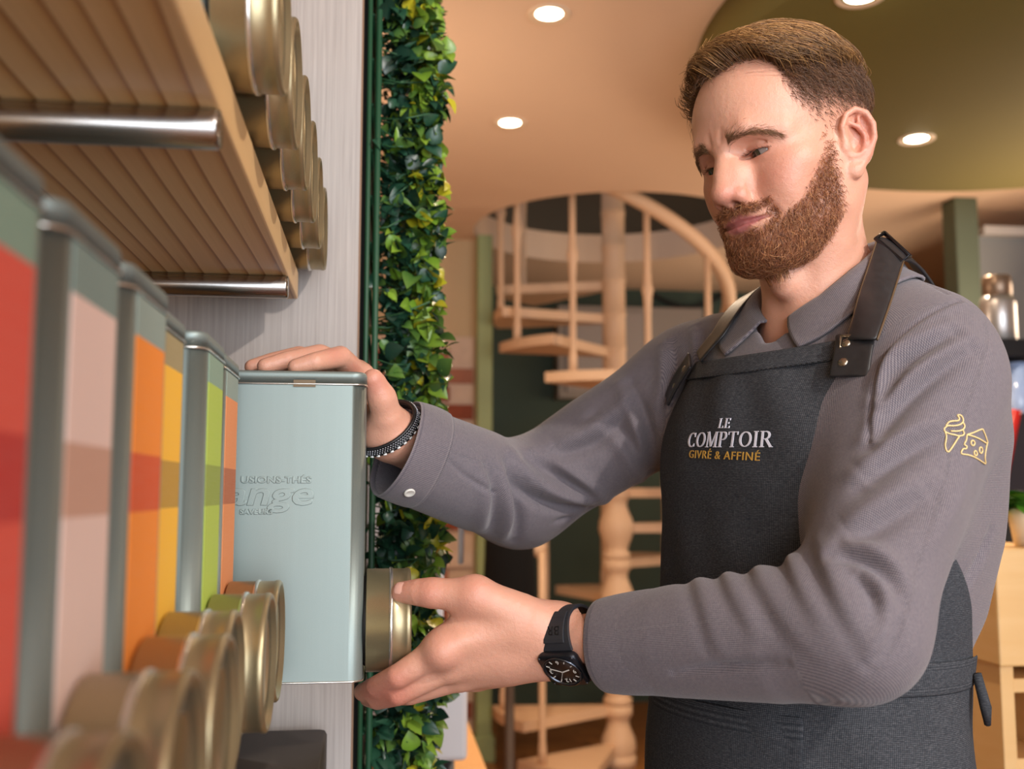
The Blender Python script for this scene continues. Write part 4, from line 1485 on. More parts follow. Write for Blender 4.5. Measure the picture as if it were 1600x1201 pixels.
CAPS.disp(cap_thick, HEAD_O, .3)
v_, q_ = CAPS.polygonise(HEAD_O - .14, HEAD_O + .16, .0025, 1)
qk_ = HF.loc(v_)
keep = (hair_region(qk_ + np.array([0, .016, -.010])) * sstep(.03, .05, qk_[:, 2]) > .5)
q_ = q_[keep[q_].all(1)]
cap_me = np_mesh('hair', v_, q_)
zz = HF.loc(v_)[:, 2]
cc = np.array(rgb('#3a2617')[:3])[None] * (1 + 0 * zz[:, None])
add_colour(cap_me, cc)
hair_cap = pchild('hair', cap_me, HAIR)
tag(hair_cap, 'short brown hair swept to the front with clipped sides')

# --- long top hair, combed to the front and a little to his right
def top_d(q):
    return hair_region(q) * sstep(.048, .072, q[..., 2])


n = 8000
P = roots(top_d, n); q = HF.loc(P)
fr_ = sstep(.02, .075, q[:, 1])[:, None]
dl = np.stack([-.35 - .5 * (q[:, 0] / .07), .75 + 0 * q[:, 0], .25 + 0 * q[:, 0]], -1) * (1 - fr_) + np.stack([-.75 * sstep(-.055, .02, q[:, 0]), .25 + 0 * q[:, 0], .45 + .4 * sstep(0, -.05, q[:, 0])], -1) * fr_ + rng.normal(size=(n, 3)) * .06
clump = np.round((q * 160)).astype(int); hsh = np.sin(clump @ np.array([12.9, 78.2, 37.7])) * 43758.5; hsh = (hsh - np.floor(hsh))
dl[:, 0] += (hsh - .5) * .55
ln = (.032 + .006 * sstep(-.08, .03, q[:, 1]) - .016 * sstep(.02, .085, q[:, 1])) * (.75 + .4 * rng.random(n)) * (1 - .45 * sstep(-.005, -.05, q[:, 0]))
ht = .0095 + .0065 * hsh * .6 + .003 * rng.random(n) + .006 * sstep(.0, .07, q[:, 1])
path = grow(P, dl @ HEAD_R.T, ln, ht, 8, .035, tip_lift=.006 * rng.random(n) * sstep(.03, .07, q[:, 1]) - .003 * (rng.random(n) < .3))
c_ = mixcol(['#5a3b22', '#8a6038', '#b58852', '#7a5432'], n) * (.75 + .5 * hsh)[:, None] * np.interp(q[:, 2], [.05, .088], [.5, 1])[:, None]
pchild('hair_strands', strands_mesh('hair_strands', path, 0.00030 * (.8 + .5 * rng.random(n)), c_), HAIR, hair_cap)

# --- clipped sides and back
def side_d(q):
    return hair_region(q) * np.interp(q[..., 2], [-.03, .0, .02, .035, .05, .07, .08], [.15, .05, .20, .50, .90, 1, .3])


n = 9000
P = roots(side_d, n); q = HF.loc(P)
dl = np.stack([0 * q[:, 0], -.55 + 0 * q[:, 0], -.75 + 0 * q[:, 0]], -1) + rng.normal(size=(n, 3)) * .25
up_s = sstep(.015, .06, q[:, 2])
ln = (.005 + .014 * up_s) * (.7 + .6 * rng.random(n))
ht = (.0012 + .0065 * up_s) * (.5 + .8 * rng.random(n))
path = grow(P, dl @ HEAD_R.T, ln, ht, 5, .12)
c_ = mixcol(['#4a3122', '#64452f', '#7c593d'], n)
pchild('hair_strands', strands_mesh('hair_strands', path, .00022 * (.8 + .5 * rng.random(n)), c_), HAIR, hair_cap)

# --- beard and moustache
n = 11500
P = roots(beard_density, n); q = HF.loc(P); N = SKULL.normal(P)
dl = np.stack([.15 * np.sign(q[:, 0]) * (q[:, 2] > -.075), .18 + 0 * q[:, 0], -.85 + 0 * q[:, 0]], -1)
mous = (q[:, 2] > -.070) & (q[:, 1] > .068)
dl[mous] = np.stack([np.sign(q[mous, 0]) * (.45 + 16 * np.abs(q[mous, 0])), .25 + 0 * q[mous, 0], -.45 + 0 * q[mous, 0]], -1)
dl += rng.normal(size=(n, 3)) * .28
chin = sstep(-.07, -.11, q[:, 2])
side_f = sstep(.03, .07, q[:, 1])
ln = (.0048 + .0034 * side_f + .0080 * chin * (.4 + .6 * side_f)) * (.6 + .8 * rng.random(n))
ln[mous] = .0058 * (.7 + .5 * rng.random(mous.sum()))
ht = (.0026 + .0026 * chin) * (.5 + .9 * rng.random(n))
ht[mous] = .0030 * (.6 + .8 * rng.random(mous.sum()))
path = grow(P, dl @ HEAD_R.T, ln, ht, 5, .30, SKULL)
c_ = mixcol(['#6a3e28', '#935a3a', '#b87c50', '#84503a', '#d09868'], n, .18)
beard = pchild('beard', strands_mesh('beard', path, 0.00019 * (.75 + .6 * rng.random(n)), c_), HAIR)
tag(beard, 'short reddish brown beard and moustache')

# --- brows and lashes
pts_, dirs_, lens_ = [], [], []
line = smooth_poly([(.0125, .0955, .0078), (.0200, .0945, .0084), (.0330, .0890, .0092), (.0450, .0780, .0062), (.0530, .0680, .0008)], 10)
line = np.array(line)
for sx in (1, -1):
    m = 430
    k = rng.random(m) ** 1.15 * (len(line) - 1.001); i = k.astype(int); f = (k - i)[:, None]
    p = line[i] * (1 - f) + line[i + 1] * f; tg = line[i + 1] - line[i]; tg /= np.linalg.norm(tg, axis=1, keepdims=True)
    wid = np.interp(k / len(line), [0, .15, .5, 1], [.0050, .0064, .0052, .0020])
    p = p + np.stack([0 * k, 0 * k, wid * rng.normal(size=m) * .6], -1)
    d = tg + np.stack([0 * k, 0 * k, np.interp(k / len(line), [0, .3, 1], [.9, .3, -.2])], -1) + rng.normal(size=(m, 3)) * .2
    s_ = np.array([sx, 1, 1])
    pts_.append(HF.wor(p * s_)); dirs_.append(d * s_ @ HEAD_R.T)
P = np.concatenate(pts_); D = np.concatenate(dirs_)
N = SKULL.normal(P); P = P - N * SKULL.ev(P)[:, None]
n = len(P)
path = grow(P, D, .0075 * (.6 + .6 * rng.random(n)), .0012 * (.5 + rng.random(n)), 4, .1, SKULL)
brow = pchild('eyebrows', strands_mesh('eyebrows', path, .00013 * np.ones(n), mixcol(['#6a4a34', '#94704f'], n)), HAIR)
for sx in (1, -1):
    pth = []
    for k in np.linspace(0, 1, 34):
        a_ = np.array([np.interp(k, [0, .5, 1], [.0165, .029, .0425]), np.interp(k, [0, .5, 1], [.0765, .0785, .0700]), np.interp(k, [0, .5, 1], [-.0075, -.0052, -.0065])])
        dr = np.array([(k - .45) * .9, 1, -.45]) + rng.normal(size=3) * .12
        L_ = .0065 * (.7 + .4 * rng.random())
        pp = [a_ + dr * L_ * s + np.array([0, 0, .0035 * s * s]) for s in np.linspace(0, 1, 4)]
        pth.append([HF.wor(x * np.array([sx, 1, 1])) for x in pp])
    pth = np.array(pth)
    pchild('eyelashes', strands_mesh('eyelashes', pth, .00016 * np.ones(len(pth)), mixcol(['#1c120c', '#2c1c12'], len(pth))), HAIR)

# ---------------------------------------------------------------- shirt
SHIRT = SDF()
add_torso(SHIRT, .010)
CUFF_L, CUFF_R = W(955, 1007, .940), W(622, 702, 1.046)
SHIRT.add(f_tube([SH_L, SH_L * .45 + EL_L * .55, EL_L], [.060, .060, .051]), .045)
SHIRT.add(f_tube([EL_L, EL_L * .72 + CUFF_L * .28, EL_L * .3 + CUFF_L * .7, CUFF_L], [.051, .055, .048, .0415]), .03)
SHIRT.add(f_tube([SH_R, SH_R * .45 + EL_R * .55, EL_R], [.062, .060, .054]), .045)
SHIRT.add(f_tube([EL_R, EL_R * .6 + CUFF_R * .4, CUFF_R], [.054, .056, .050]), .03)
# loose cloth hanging at his side, behind the near arm
SHIRT.add(f_tube([W(1500, 690, .97), W(1494, 830, .985), W(1476, 925, .980)], [.040, .036, .028]), .05)
shirt_lo = body_lo - .03; shirt_hi = body_hi + .03
BASE = SDF(); BASE.ops = list(SHIRT.ops)


def on_base(px, S=None):
    D = np.array([ray(*p) for p in px])
    H, ok = (S or BASE).trace(CAM, D, .55)
    return H[ok]


FOLDS = []


def fold(px, w, A, taper=True):
    """soft line pressed into the cloth (A > 0) or standing up (A < 0), drawn along pixels and laid on the cloth"""
    P = on_base([tuple(p) for p in smooth_poly(px, 4)])
    if len(P) < 2: return
    c = (P.max(0) + P.min(0)) / 2; r = float(np.linalg.norm(P - c, axis=1).max())
    L = np.concatenate([[0], np.cumsum(np.linalg.norm(np.diff(P, axis=0), axis=1))]); L /= L[-1]
    FOLDS.append((P, L, c, r + 3 * w, w, A, taper))


def fold_height(X):
    """how far the cloth stands off its smooth shape at the points X"""
    out = np.zeros(len(X))
    for P, L, c, r, w, A, taper in FOLDS:
        m = ((X - c) ** 2).sum(-1) < r * r
        if not m.any(): continue
        x = X[m]
        best = np.full(len(x), 1e9); tt = np.zeros(len(x))
        for a, b, la, lb in zip(P[:-1], P[1:], L[:-1], L[1:]):
            ab = b - a; t = np.clip(((x - a) @ ab) / (ab @ ab + 1e-12), 0, 1)
            e = (((x - a) - t[:, None] * ab) ** 2).sum(-1)
            n_ = e < best; best = np.where(n_, e, best); tt = np.where(n_, la + t * (lb - la), tt)
        amp = -1.7 * A * (np.minimum(1, .35 + 3 * tt) * (1 - tt) ** .8 if taper == 2 else np.sin(np.clip(tt, .05, .95) * PI) ** .6 if taper else 1.0)
        out[m] += amp * np.exp(-best / (w * w))
    return out


def pleat(px, w, A, off, taper=True):
    fold(px, w, A, taper); fold([(x + off[0], y + off[1]) for x, y in px], w * 1.3, -A * .8, taper)


# near sleeve, forearm
for l, w_, A_ in (([(1072, 905), (1088, 960), (1110, 1020), (1148, 1052)], .0070, .0030), ([(1116, 895), (1140, 950), (1180, 1012)], .0065, .0034),
                  ([(1162, 885), (1190, 945), (1238, 1012), (1290, 1044)], .0075, .0036), ([(1214, 868), (1240, 930), (1276, 985)], .0062, .0034),
                  ([(1260, 852), (1290, 930), (1336, 1008), (1372, 1040)], .0080, .0042)):
    pleat(l, w_, A_, (15, -3), 2)
fold([(1053, 1051), (1110, 1043), (1228, 1036)], .004, .0035)
pleat([(1300, 868), (1345, 872), (1385, 896), (1410, 935)], .007, .0065, (4, -14))
pleat([(1330, 895), (1362, 925), (1372, 965)], .006, .0050, (12, -6))
pleat([(1400, 955), (1395, 1000), (1360, 1040)], .007, .0030, (-14, 0))
# near sleeve, upper arm
pleat([(1362, 700), (1400, 640), (1455, 588), (1520, 545)], .008, .0075, (-6, -16))
pleat([(1372, 640), (1412, 570), (1490, 520)], .007, .0065, (-8, -14))
pleat([(1345, 760), (1400, 715), (1480, 670)], .009, .0070, (-4, -18))
pleat([(1320, 850), (1370, 820), (1450, 770)], .010, .0065, (-4, -20))
fold([(1440, 860), (1480, 800), (1520, 720)], .012, -.0030)
# shoulder seam and yoke seam
fold([(1512, 466), (1450, 492), (1388, 548), (1366, 610), (1358, 690)], .0022, .0016, False)
fold([(1518, 470), (1458, 497), (1396, 553), (1374, 612), (1366, 690)], .0040, -.0014, False)
fold([(1412, 432), (1440, 438), (1480, 458)], .0020, .0015, False)
# far sleeve
pleat([(793, 722), (820, 765), (870, 790), (935, 796)], .008, .0075, (10, -14))
pleat([(826, 716), (870, 742), (920, 775), (950, 800)], .007, .0055, (8, -12))
pleat([(800, 742), (810, 800), (802, 845)], .008, .0070, (-14, 0))
pleat([(760, 728), (775, 770), (768, 830)], .008, .0050, (-14, 0))
fold([(865, 816), (935, 797), (988, 763)], .0035, .0028)
pleat([(860, 712), (930, 690), (985, 640)], .009, .0060, (0, -16))
pleat([(930, 650), (985, 690), (1012, 760)], .009, .0065, (-14, 0))
pleat([(985, 600), (1012, 670), (1020, 750)], .008, .0070, (-16, 0))
pleat([(1050, 540), (1052, 600), (1036, 660)], .008, .0045, (-14, -2))
pleat([(1092, 510), (1098, 540), (1092, 580)], .006, .0030, (-10, 0))
fold([(686, 705), (730, 745), (775, 772)], .0025, .0018, False)
# side of the shirt behind the near arm
fold([(1548, 830), (1530, 880), (1500, 930)], .006, .0040)

# the sleeve ends are cut and hollowed, the neck is open
def f_half(p, nrm, ball):
    p = np.asarray(p, float); nrm = unit(nrm)
    return (lambda P: np.maximum(-(P - p) @ nrm, np.sqrt(((P - p) ** 2).sum(-1)) - ball)), p, ball


AX_L, AX_R = unit(CUFF_L - EL_L), unit(CUFF_R - EL_R)
CUT_R = unit(AX_R + FWD * .50)
SHIRT.add(f_half(CUFF_L, AX_L, .09), .002, 's')
SHIRT.add(f_half(CUFF_R, CUT_R, .095), .002, 's')
SHIRT.add(f_tube([CUFF_L - AX_L * .05, CUFF_L + AX_L * .05], [.036, .038]), .002, 's')
SHIRT.add(f_tube([CUFF_R - AX_R * .05, CUFF_R + AX_R * .05], [.044, .047]), .002, 's')
NK0 = NECK + np.array([0, 0, -.02])
SHIRT.add(f_tube([NECK + T_F * .02 - T_U * .03, NECK + T_U * .10], [.056, .060]), .004, 's')
SHIRT.add(f_tube([NECK + T_F * .070 - T_U * .035, NECK + T_F * .060 + T_U * .04], [.012, .030]), .006, 's')

def set_weave(me, U):
    """run of warp and weft at each vertex, in metres"""
    a = me.attributes.new('weave', 'FLOAT_VECTOR', 'POINT')
    a.data.foreach_set('vector', np.concatenate([U, np.zeros((len(U), 1))], 1).astype(np.float32).ravel())


def limb_uv(X):
    """cloth coordinates on trunk and sleeves"""
    best = np.full(len(X), 1e9); U = np.zeros((len(X), 2))
    for a, b, r, s0 in ((SH_L, EL_L, .058, 0.0), (EL_L, CUFF_L, .050, .30), (SH_R, EL_R, .058, 0.0), (EL_R, CUFF_R, .052, .30)):
        ax = unit(b - a); L = np.linalg.norm(b - a); t = (X - a) @ ax; tc = np.clip(t, 0, L)
        rad = X - a - tc[:, None] * ax; d = np.linalg.norm(rad, axis=1) - r
        u = unit(np.cross(ax, [.2, .3, 1.0])); w = np.cross(ax, u)
        m = d < best; best = np.where(m, d, best)
        ang = np.arctan2((X - a) @ w, (X - a) @ u)
        U[m] = np.stack([s0 + t, ang * r], 1)[m]
    c = X - (NECK + HIPS) / 2; th = np.arctan2(c @ T_L, c @ T_F)
    el = np.sqrt((c @ T_L / .165) ** 2 + (c @ T_F / .125) ** 2); d = (el - 1) * .14
    m = d < best - .004
    U[m] = np.stack([X[:, 2], th * .15], 1)[m]
    return U


t = NT('shirt_weave')
co = t.coord()
wa = t.n('Attribute', attribute_name='weave'); sp_ = t.n('SeparateXYZ'); t.t.links.new(wa.outputs['Vector'], sp_.inputs[0])
PER = 2 * PI / .0021
su = t.math('SINE', t.math('MULTIPLY', t.math('ADD', sp_.outputs[0], sp_.outputs[1]), PER * .7071)); sv = t.math('SINE', t.math('MULTIPLY', t.math('SUBTRACT', sp_.outputs[0], sp_.outputs[1]), PER * .7071))
wv_ = t.math('ADD', t.math('MULTIPLY', t.math('MULTIPLY', su, sv), .5), .5)
n1 = t.noise(co, 14, 3, .5); n2 = t.noise(co, 420, 2, .6)
wv_ = t.math('ADD', t.math('MULTIPLY', wv_, .75), t.math('MULTIPLY', n2, .35))
c = t.ramp(wv_, [(.15, rgb('#413e47')), (.45, rgb('#5d5861')), (.75, rgb('#7c7478')), (1, rgb('#938a89'))])
c = t.mix(t.math('MULTIPLY', n1, .25), c, rgb('#75696a'))
t.p(Base_Color=c, Roughness=.9, Normal=t.bump(wv_, .45, .0006))
t.b.inputs['Specular IOR Level'].default_value = .15
t.b.inputs['Sheen Weight'].default_value = .2; t.b.inputs['Sheen Roughness'].default_value = .5
CLOTH = t.m
v_, q_ = SHIRT.polygonise(shirt_lo, shirt_hi, .0026, 5, 10, .05)
N_ = np.zeros_like(v_)
fn_ = np.cross(v_[q_[:, 2]] - v_[q_[:, 0]], v_[q_[:, 3]] - v_[q_[:, 1]])
for k_ in range(4):
    for j_ in range(3): N_[:, j_] += np.bincount(q_[:, k_], fn_[:, j_], len(v_))
N_ /= np.linalg.norm(N_, axis=1, keepdims=True) + 1e-12
sgn_ = np.sign((N_[:2000] * SHIRT.normal(v_[:2000])).sum())
v_ = v_ + N_ * sgn_ * fold_height(v_)[:, None]
shirt_me = np_mesh('shirt', v_, q_); set_weave(shirt_me, limb_uv(v_))
shirt = pchild('shirt', shirt_me, CLOTH)
tag(shirt, 'grey birdseye weave shirt with long sleeves')
STITCH = plain('dark_thread', '#2c2b33', .8)


def push_out(P, S, gap):
    P = np.asarray(P, float)
    for _ in range(4):
        d = S.ev(P); m = d < gap
        if not m.any(): break
        P[m] += S.normal(P[m]) * (gap - d[m])[:, None] * .8
    return P


def grid_sheet(name, G, mat, parent, thick=.0016, sub=1):
    """sheet from a grid of points (rows, cols, 3), given a thickness"""
    r, c = G.shape[:2]
    idx = np.arange(r * c).reshape(r, c)
    F = np.stack([idx[:-1, :-1], idx[1:, :-1], idx[1:, 1:], idx[:-1, 1:]], -1).reshape(-1, 4)
    gm = np_mesh(name, G.reshape(-1, 3), F)
    lu = np.concatenate([np.zeros((1, c)), np.cumsum(np.linalg.norm(np.diff(G, axis=0), axis=-1), 0)]).mean(1); lv = np.concatenate([np.zeros((r, 1)), np.cumsum(np.linalg.norm(np.diff(G, axis=1), axis=-1), 1)], 1)
    lv = lv - lv[:, c // 2:c // 2 + 1]
    set_weave(gm, np.stack([np.repeat(lu[:, None], c, 1), lv], -1).reshape(-1, 2))
    o = pchild(name, gm, mat, parent)
    m = o.modifiers.new('thickness', 'SOLIDIFY'); m.thickness = thick; m.offset = 0
    if sub:
        m = o.modifiers.new('smooth', 'SUBSURF'); m.levels = sub; m.render_levels = sub
    return o


# collar: two leaves folded over, higher at the back
def collar_leaf(side):
    dg = np.concatenate([np.linspace(12, 60, 22), np.linspace(64, 180, 24)])
    zt = np.interp(dg, [12, 40, 70, 110, 150, 180], [1.468, 1.484, 1.508, 1.536, 1.548, 1.550])
    rt = np.interp(dg, [12, 60, 120, 180], [.061, .064, .062, .060])
    zo = np.interp(dg, [12, 30, 50, 90, 130, 180], [1.430, 1.441, 1.455, 1.478, 1.500, 1.510])
    ro = np.interp(dg, [12, 25, 40, 60, 90, 130, 180], [.101, .101, .101, .102, .098, .086, .080])
    rows = []
    for j in range(17):
        row = []
        for k in range(len(dg)):
            if j < 4:                                       # the stand inside
                w = (j - 4) / 4; tw = 0
                r = rt[k] - .004; z = zt[k] + w * .028
            else:
                w = (j - 4) / 12
                r = rt[k] + (ro[k] - rt[k]) * w ** .8 + .004 * math.sin(w * PI); z = zt[k] + (zo[k] - zt[k]) * w + .003 * math.sin(min(w * 3, 1) * PI)
                tw = w * 15 * max(0, 1 - (dg[k] - 12) / 60)
            p = math.radians(dg[k] + tw)
            c = NECK + (HF.wor((0, -.02, -.07)) - NECK) * ((z - NECK[2]) / .12)
            q = np.array([c[0], c[1], z]) + r * (T_F * math.cos(p) + side * T_L * math.sin(p)) + T_F * .006
            row.append(q)
        rows.append(row)
    G = np.array(rows)
    G[6:] = push_out(G[6:].reshape(-1, 3), SHIRT, .0035).reshape(G[6:].shape)
    return G


for sd in (1, -1):
    o = grid_sheet('collar', collar_leaf(sd), CLOTH, shirt, .0026, 0)

# cuffs
def cuff(C, ax, r0, r1, length, mat=CLOTH, cut=None):
    ax = unit(ax); cut = ax if cut is None else cut; u = unit(np.cross(ax, [0, 0, 1.0])); w = np.cross(ax, u)
    prof = [(-length, r1 - .0015), (-length + .002, r1), (-length * .5, (r0 + r1) / 2 + .0012), (0, r0), (.0012, r0 - .0012), (0, r0 - .0030), (-length, r1 - .006)]
    rings = []; uvs = []
    for h, r in prof:
        ring = []
        for k in range(48):
            a = 2 * PI * k / 48
            rr = r * (1 + .018 * math.sin(3 * a + 1) + .012 * math.sin(5 * a + h * 60))
            rv = rr * (u * math.cos(a) + w * math.sin(a)); rv = rv - ax * (rv @ cut) / (ax @ cut)
            ring.append(C + ax * (h + .004) + rv); uvs.append((h, a * .045))
        rings.append(ring)
    b = MB(); loft(b, rings, True, False); me = b.mesh('cuff'); set_weave(me, np.array(uvs))
    o = pchild('cuff', me, mat, shirt); m = o.modifiers.new('s', 'SUBSURF'); m.levels = 1; m.render_levels = 1
    return o


cuff(CUFF_L, AX_L, .0425, .0460, .066)
cf = cuff(CUFF_R, AX_R, .0520, .0545, .050, CLOTH, CUT_R)
# button on the far cuff
BTN = plain('pearl_button', '#d8d4cc', .25)
hit, ok = SHIRT.trace(CAM, np.array([ray(638, 762)]), .7)
nrm = SHIRT.normal(hit)[0]
b = MB(); b.lathe([(.0005, .0), (.0052, .0), (.0056, .0008), (.0056, .0018), (.0046, .0024), (.0036, .0018), (.0005, .0018)], 24)
bt = b.build('button', BTN, cf)
Mb = Vector((0, 0, 1)).rotation_difference(Vector(nrm)).to_matrix().to_4x4(); Mb.translation = Vector(hit[0] + nrm * .0052); bt.matrix_local = Matrix.Translation(-person.location - shirt.location - cf.location) @ Mb

# ---------------------------------------------------------------- apron
TORSO = SDF(); add_torso(TORSO, .010)
t = NT('apron_canvas')
co = t.coord()
wa = t.n('Attribute', attribute_name='weave'); sp_ = t.n('SeparateXYZ'); t.t.links.new(wa.outputs['Vector'], sp_.inputs[0])
wz = t.math('SINE', t.math('MULTIPLY', sp_.outputs[0], 2 * PI / .0016)); wx = t.math('SINE', t.math('MULTIPLY', sp_.outputs[1], 2 * PI / .0018))
n2 = t.noise(t.coord('Object', (1, 1, 4)), 300, 3, .65); n1 = t.noise(co, 11, 3, .55)
f = t.math('ADD', t.math('MULTIPLY', t.math('ADD', wz, wx), .13), n2)
c = t.ramp(f, [(.15, rgb('#202328')), (.5, rgb('#3a3c40')), (.85, rgb('#66666a'))])
c = t.mix(t.math('MULTIPLY', n1, .45), c, rgb('#2b2e35'))
t.p(Base_Color=c, Roughness=.92, Normal=t.bump(f, .25, .0005)); t.b.inputs['Specular IOR Level'].default_value = .15
CANVAS = t.m
AXZ = lambda z: np.array([NECK[0], NECK[1], 0]) * (z - HIPS[2]) / (NECK[2] - HIPS[2]) + np.array([HIPS[0], HIPS[1], 0]) * (NECK[2] - z) / (NECK[2] - HIPS[2]) + np.array([0, 0, z])


def on_torso(th, z, gap):
    """points round the trunk: angle th (degrees, 0 in front, + to his left), height z"""
    th = np.radians(np.asarray(th, float)); z = np.asarray(z, float)
    zc = np.maximum(z, 1.06)
    d = np.cos(th)[:, None] * T_F + np.sin(th)[:, None] * T_L
    ax = np.array([AXZ(v) for v in zc])
    P, ok = TORSO.trace(ax + d * .36, -d, 0, .5, 70)
    r = ((P - ax) * d).sum(-1)
    low = np.clip((1.06 - z) / .5, 0, 1)
    r = r + gap + low * (.030 + .012 * np.sin(th * 7))
    ax[:, 2] = z
    return ax + d * r[:, None]


zs = np.concatenate([np.linspace(1.4375, 1.40, 5), np.linspace(1.39, 1.20, 16), np.linspace(1.19, 1.00, 15), np.linspace(.97, .62, 8)])
hw = np.interp(zs, [.62, 1.0, 1.08, 1.15, 1.20, 1.26, 1.31, 1.36, 1.40, 1.4375], [112, 112, 110, 102, 94, 78, 63, 59, 57, 55])
NC = 61
G = []
for z, h in zip(zs, hw):
    u = np.linspace(-1, 1, NC); th = u * h
    # the top hem rises a little towards the straps
    zz = z + .006 * (np.abs(u) ** 2) * (z > 1.41) - .006 * (z > 1.41)
    wr = .0016 * np.sin(th * .21 + z * 45) * np.sin(z * 21 + 1) + .0012 * np.sin(th * .09 - z * 30)
    G.append(on_torso(th, zz + np.zeros(NC), .0065 + wr))
G = np.array(G)
apron = grid_sheet('apron', G, CANVAS, person, .0018, 1)
tag(apron, 'dark charcoal canvas bib apron with leather straps')
# hem of the bib: a doubled band along the top, with stitching
H = np.array([on_torso(np.linspace(-1, 1, 41) * 54.5, np.full(41, z) + .006 * np.linspace(-1, 1, 41) ** 2 - .006, .0088) for z in (1.4372, 1.431, 1.423, 1.4175)])
grid_sheet('top_hem', H, CANVAS, apron, .0016, 1)
SEAM = [on_torso(np.linspace(-1, 1, 90) * 53, np.full(90, 1.4185) + .006 * np.linspace(-1, 1, 90) ** 2 - .006, .0102)]
for k in range(0, 88, 2):
    b = MB() if k == 0 else b
    b.tube([SEAM[0][k], SEAM[0][k + 1] * .85 + SEAM[0][k] * .15], .00045, 4)
o_ = pchild('stitching', b.mesh('stitching'), plain('apron_thread', '#17181b', .8), apron); o_['kind'] = 'stuff'
# waist band and pocket flap at the bottom of the picture
Wb = np.array([on_torso(np.linspace(-105, 105, 70), np.full(70, z), .0085) for z in (1.155, 1.150, 1.132, 1.127)])
grid_sheet('waistband', Wb, CANVAS, apron, .0014, 1)
Pk = np.array([on_torso(np.linspace(-38, 40, 40), np.full(40, z), .0080) for z in (1.108, 1.10, 1.02, .94, .86)])
grid_sheet('pocket', Pk, CANVAS, apron, .0018, 1)
# tie at his left side
q = on_torso([100], [1.14], .012)[0]
b = MB(); b.tube([q, q + T_L * .004 - T_U * .03 - T_F * .005, q - T_U * .045 - T_F * .012], [.004, .005, .003], 8)
pchild('tie', b.mesh('tie'), CANVAS, apron)

# leather straps
LEATHER = NT('black_leather')
f = LEATHER.noise(LEATHER.coord(), 160, 4, .6)
LEATHER.p(Base_Color=LEATHER.mix(f, rgb('#17171a'), rgb('#2c2b2d')), Roughness=LEATHER.math('ADD', LEATHER.math('MULTIPLY', f, .2), .32), Normal=LEATHER.bump(f, .2, .0005))
LEATHER = LEATHER.m
EDGE = plain('strap_edge', '#5a4630', .5)
BRASS = plain('dark_nickel', '#9a8f80', .25, .95)
SHALL = SDF(); SHALL.ops = [o for o in BASE.ops]


def ribbon(pts, width, side, S, gap, name, mat, parent, thick=.0030):
    """flat band along 3-D points; side gives the direction across"""
    P = np.array(smooth_poly(pts, 6)); n = len(P)
    T = np.gradient(P, axis=0); T /= np.linalg.norm(T, axis=1, keepdims=True)
    N = S.normal(P)
    A = np.cross(T, N); A /= np.linalg.norm(A, axis=1, keepdims=True)
    if (A[0] @ side) < 0: A = -A
    wd = np.interp(np.linspace(0, 1, n), np.linspace(0, 1, len(width)), width) if hasattr(width, '__len__') else np.full(n, width)
    G = np.stack([P + A * (w * wd)[:, None] for w in np.linspace(-.5, .5, 7)], 1)
    sh = G.shape
    G = push_out(G.reshape(-1, 3), S, gap).reshape(sh)
    return grid_sheet(name, G, mat, parent, thick, 1), G


def lay(px, S=BASE):
    return list(on_base(px, S))


# his left strap: over the collar and the shoulder, metal ring, leather tab with two rivets
def drop(a_, f_):
    """point of the shirt straight below the spot a_ to his left and f_ in front of the neck"""
    Hh, ok = BASE.trace(NECK + T_L * a_ + T_F * f_ + T_U * .2, np.array([[0, 0, -1.0]]), 0, .6); return Hh[0]


le = [(1371, 371), (1357, 415), (1342, 461), (1333, 495), (1323, 531)]
re_ = [(1411, 408), (1400, 443), (1389, 477), (1380, 503), (1370, 531)]
rows_px = []
for a_, b_ in zip(smooth_poly(le, 4), smooth_poly(re_, 4)):
    rows_px.append([a_ * (1 - u_) + b_ * u_ for u_ in np.linspace(0, 1, 9)])
rows_px = np.array(rows_px)
G1 = np.zeros(rows_px.shape[:2] + (3,))
for i_ in range(len(rows_px) - 1, -1, -1):
    cpx = rows_px[i_].mean(0)
    h_ = on_base([tuple(cpx)]) if cpx[1] > 452 else []
    dep = (h_[0] - CAM) @ FWD if len(h_) else dep + .0013 * (rows_px[i_ + 1].mean(0)[1] - cpx[1]) * .55
    for j_ in range(9):
        u_ = j_ / 8 - .5
        G1[i_, j_] = W(*rows_px[i_, j_], dep - u_ * .022 - .0085 - .004 * (1 - 4 * u_ * u_) - .0085 * min(1, max(0, (480 - cpx[1]) / 40)))
top = G1[0]
G1 = np.concatenate([(top - T_F * .055 - T_U * .030)[None], (top - T_F * .030 - T_U * .004)[None], (top - T_F * .010 + T_U * .002)[None], G1])
st1 = grid_sheet('strap', G1, LEATHER, apron, .0034, 1)
for e_ in (0, -1):
    pchild('strap_edge', (lambda m_: (m_.tube(list(G1[3:, e_] - FWD * .0012), .0011, 6), m_.mesh('strap_edge'))[1])(MB()), EDGE, apron)
tabL = on_torso([55.0, 54.0, 52.6, 51.0], [1.438, 1.427, 1.413, 1.397], .012)
tb, G2 = ribbon(list(tabL), .036, RGT, TORSO, .0120, 'leather_tab', LEATHER, apron, .0034)
for z_, th_ in ((1.4225, 53.6), (1.4055, 51.8)):
    p = on_torso([th_], [z_], 0)[0]; nn = TORSO.normal(p[None])[0]; p = p + nn * .0142
    b = MB(); b.lathe([(.0048, 0), (.0048, .0008), (.0040, .0022), (.0022, .0030), (.0003, .0033)], 20)
    o = b.build('rivet', BRASS, apron); M_ = Vector((0, 0, 1)).rotation_difference(Vector(nn)).to_matrix().to_4x4(); M_.translation = Vector(p); o.matrix_local = Matrix.Translation(-person.location - apron.location) @ M_
dt = (G2[0].mean(0) - CAM) @ FWD - .007
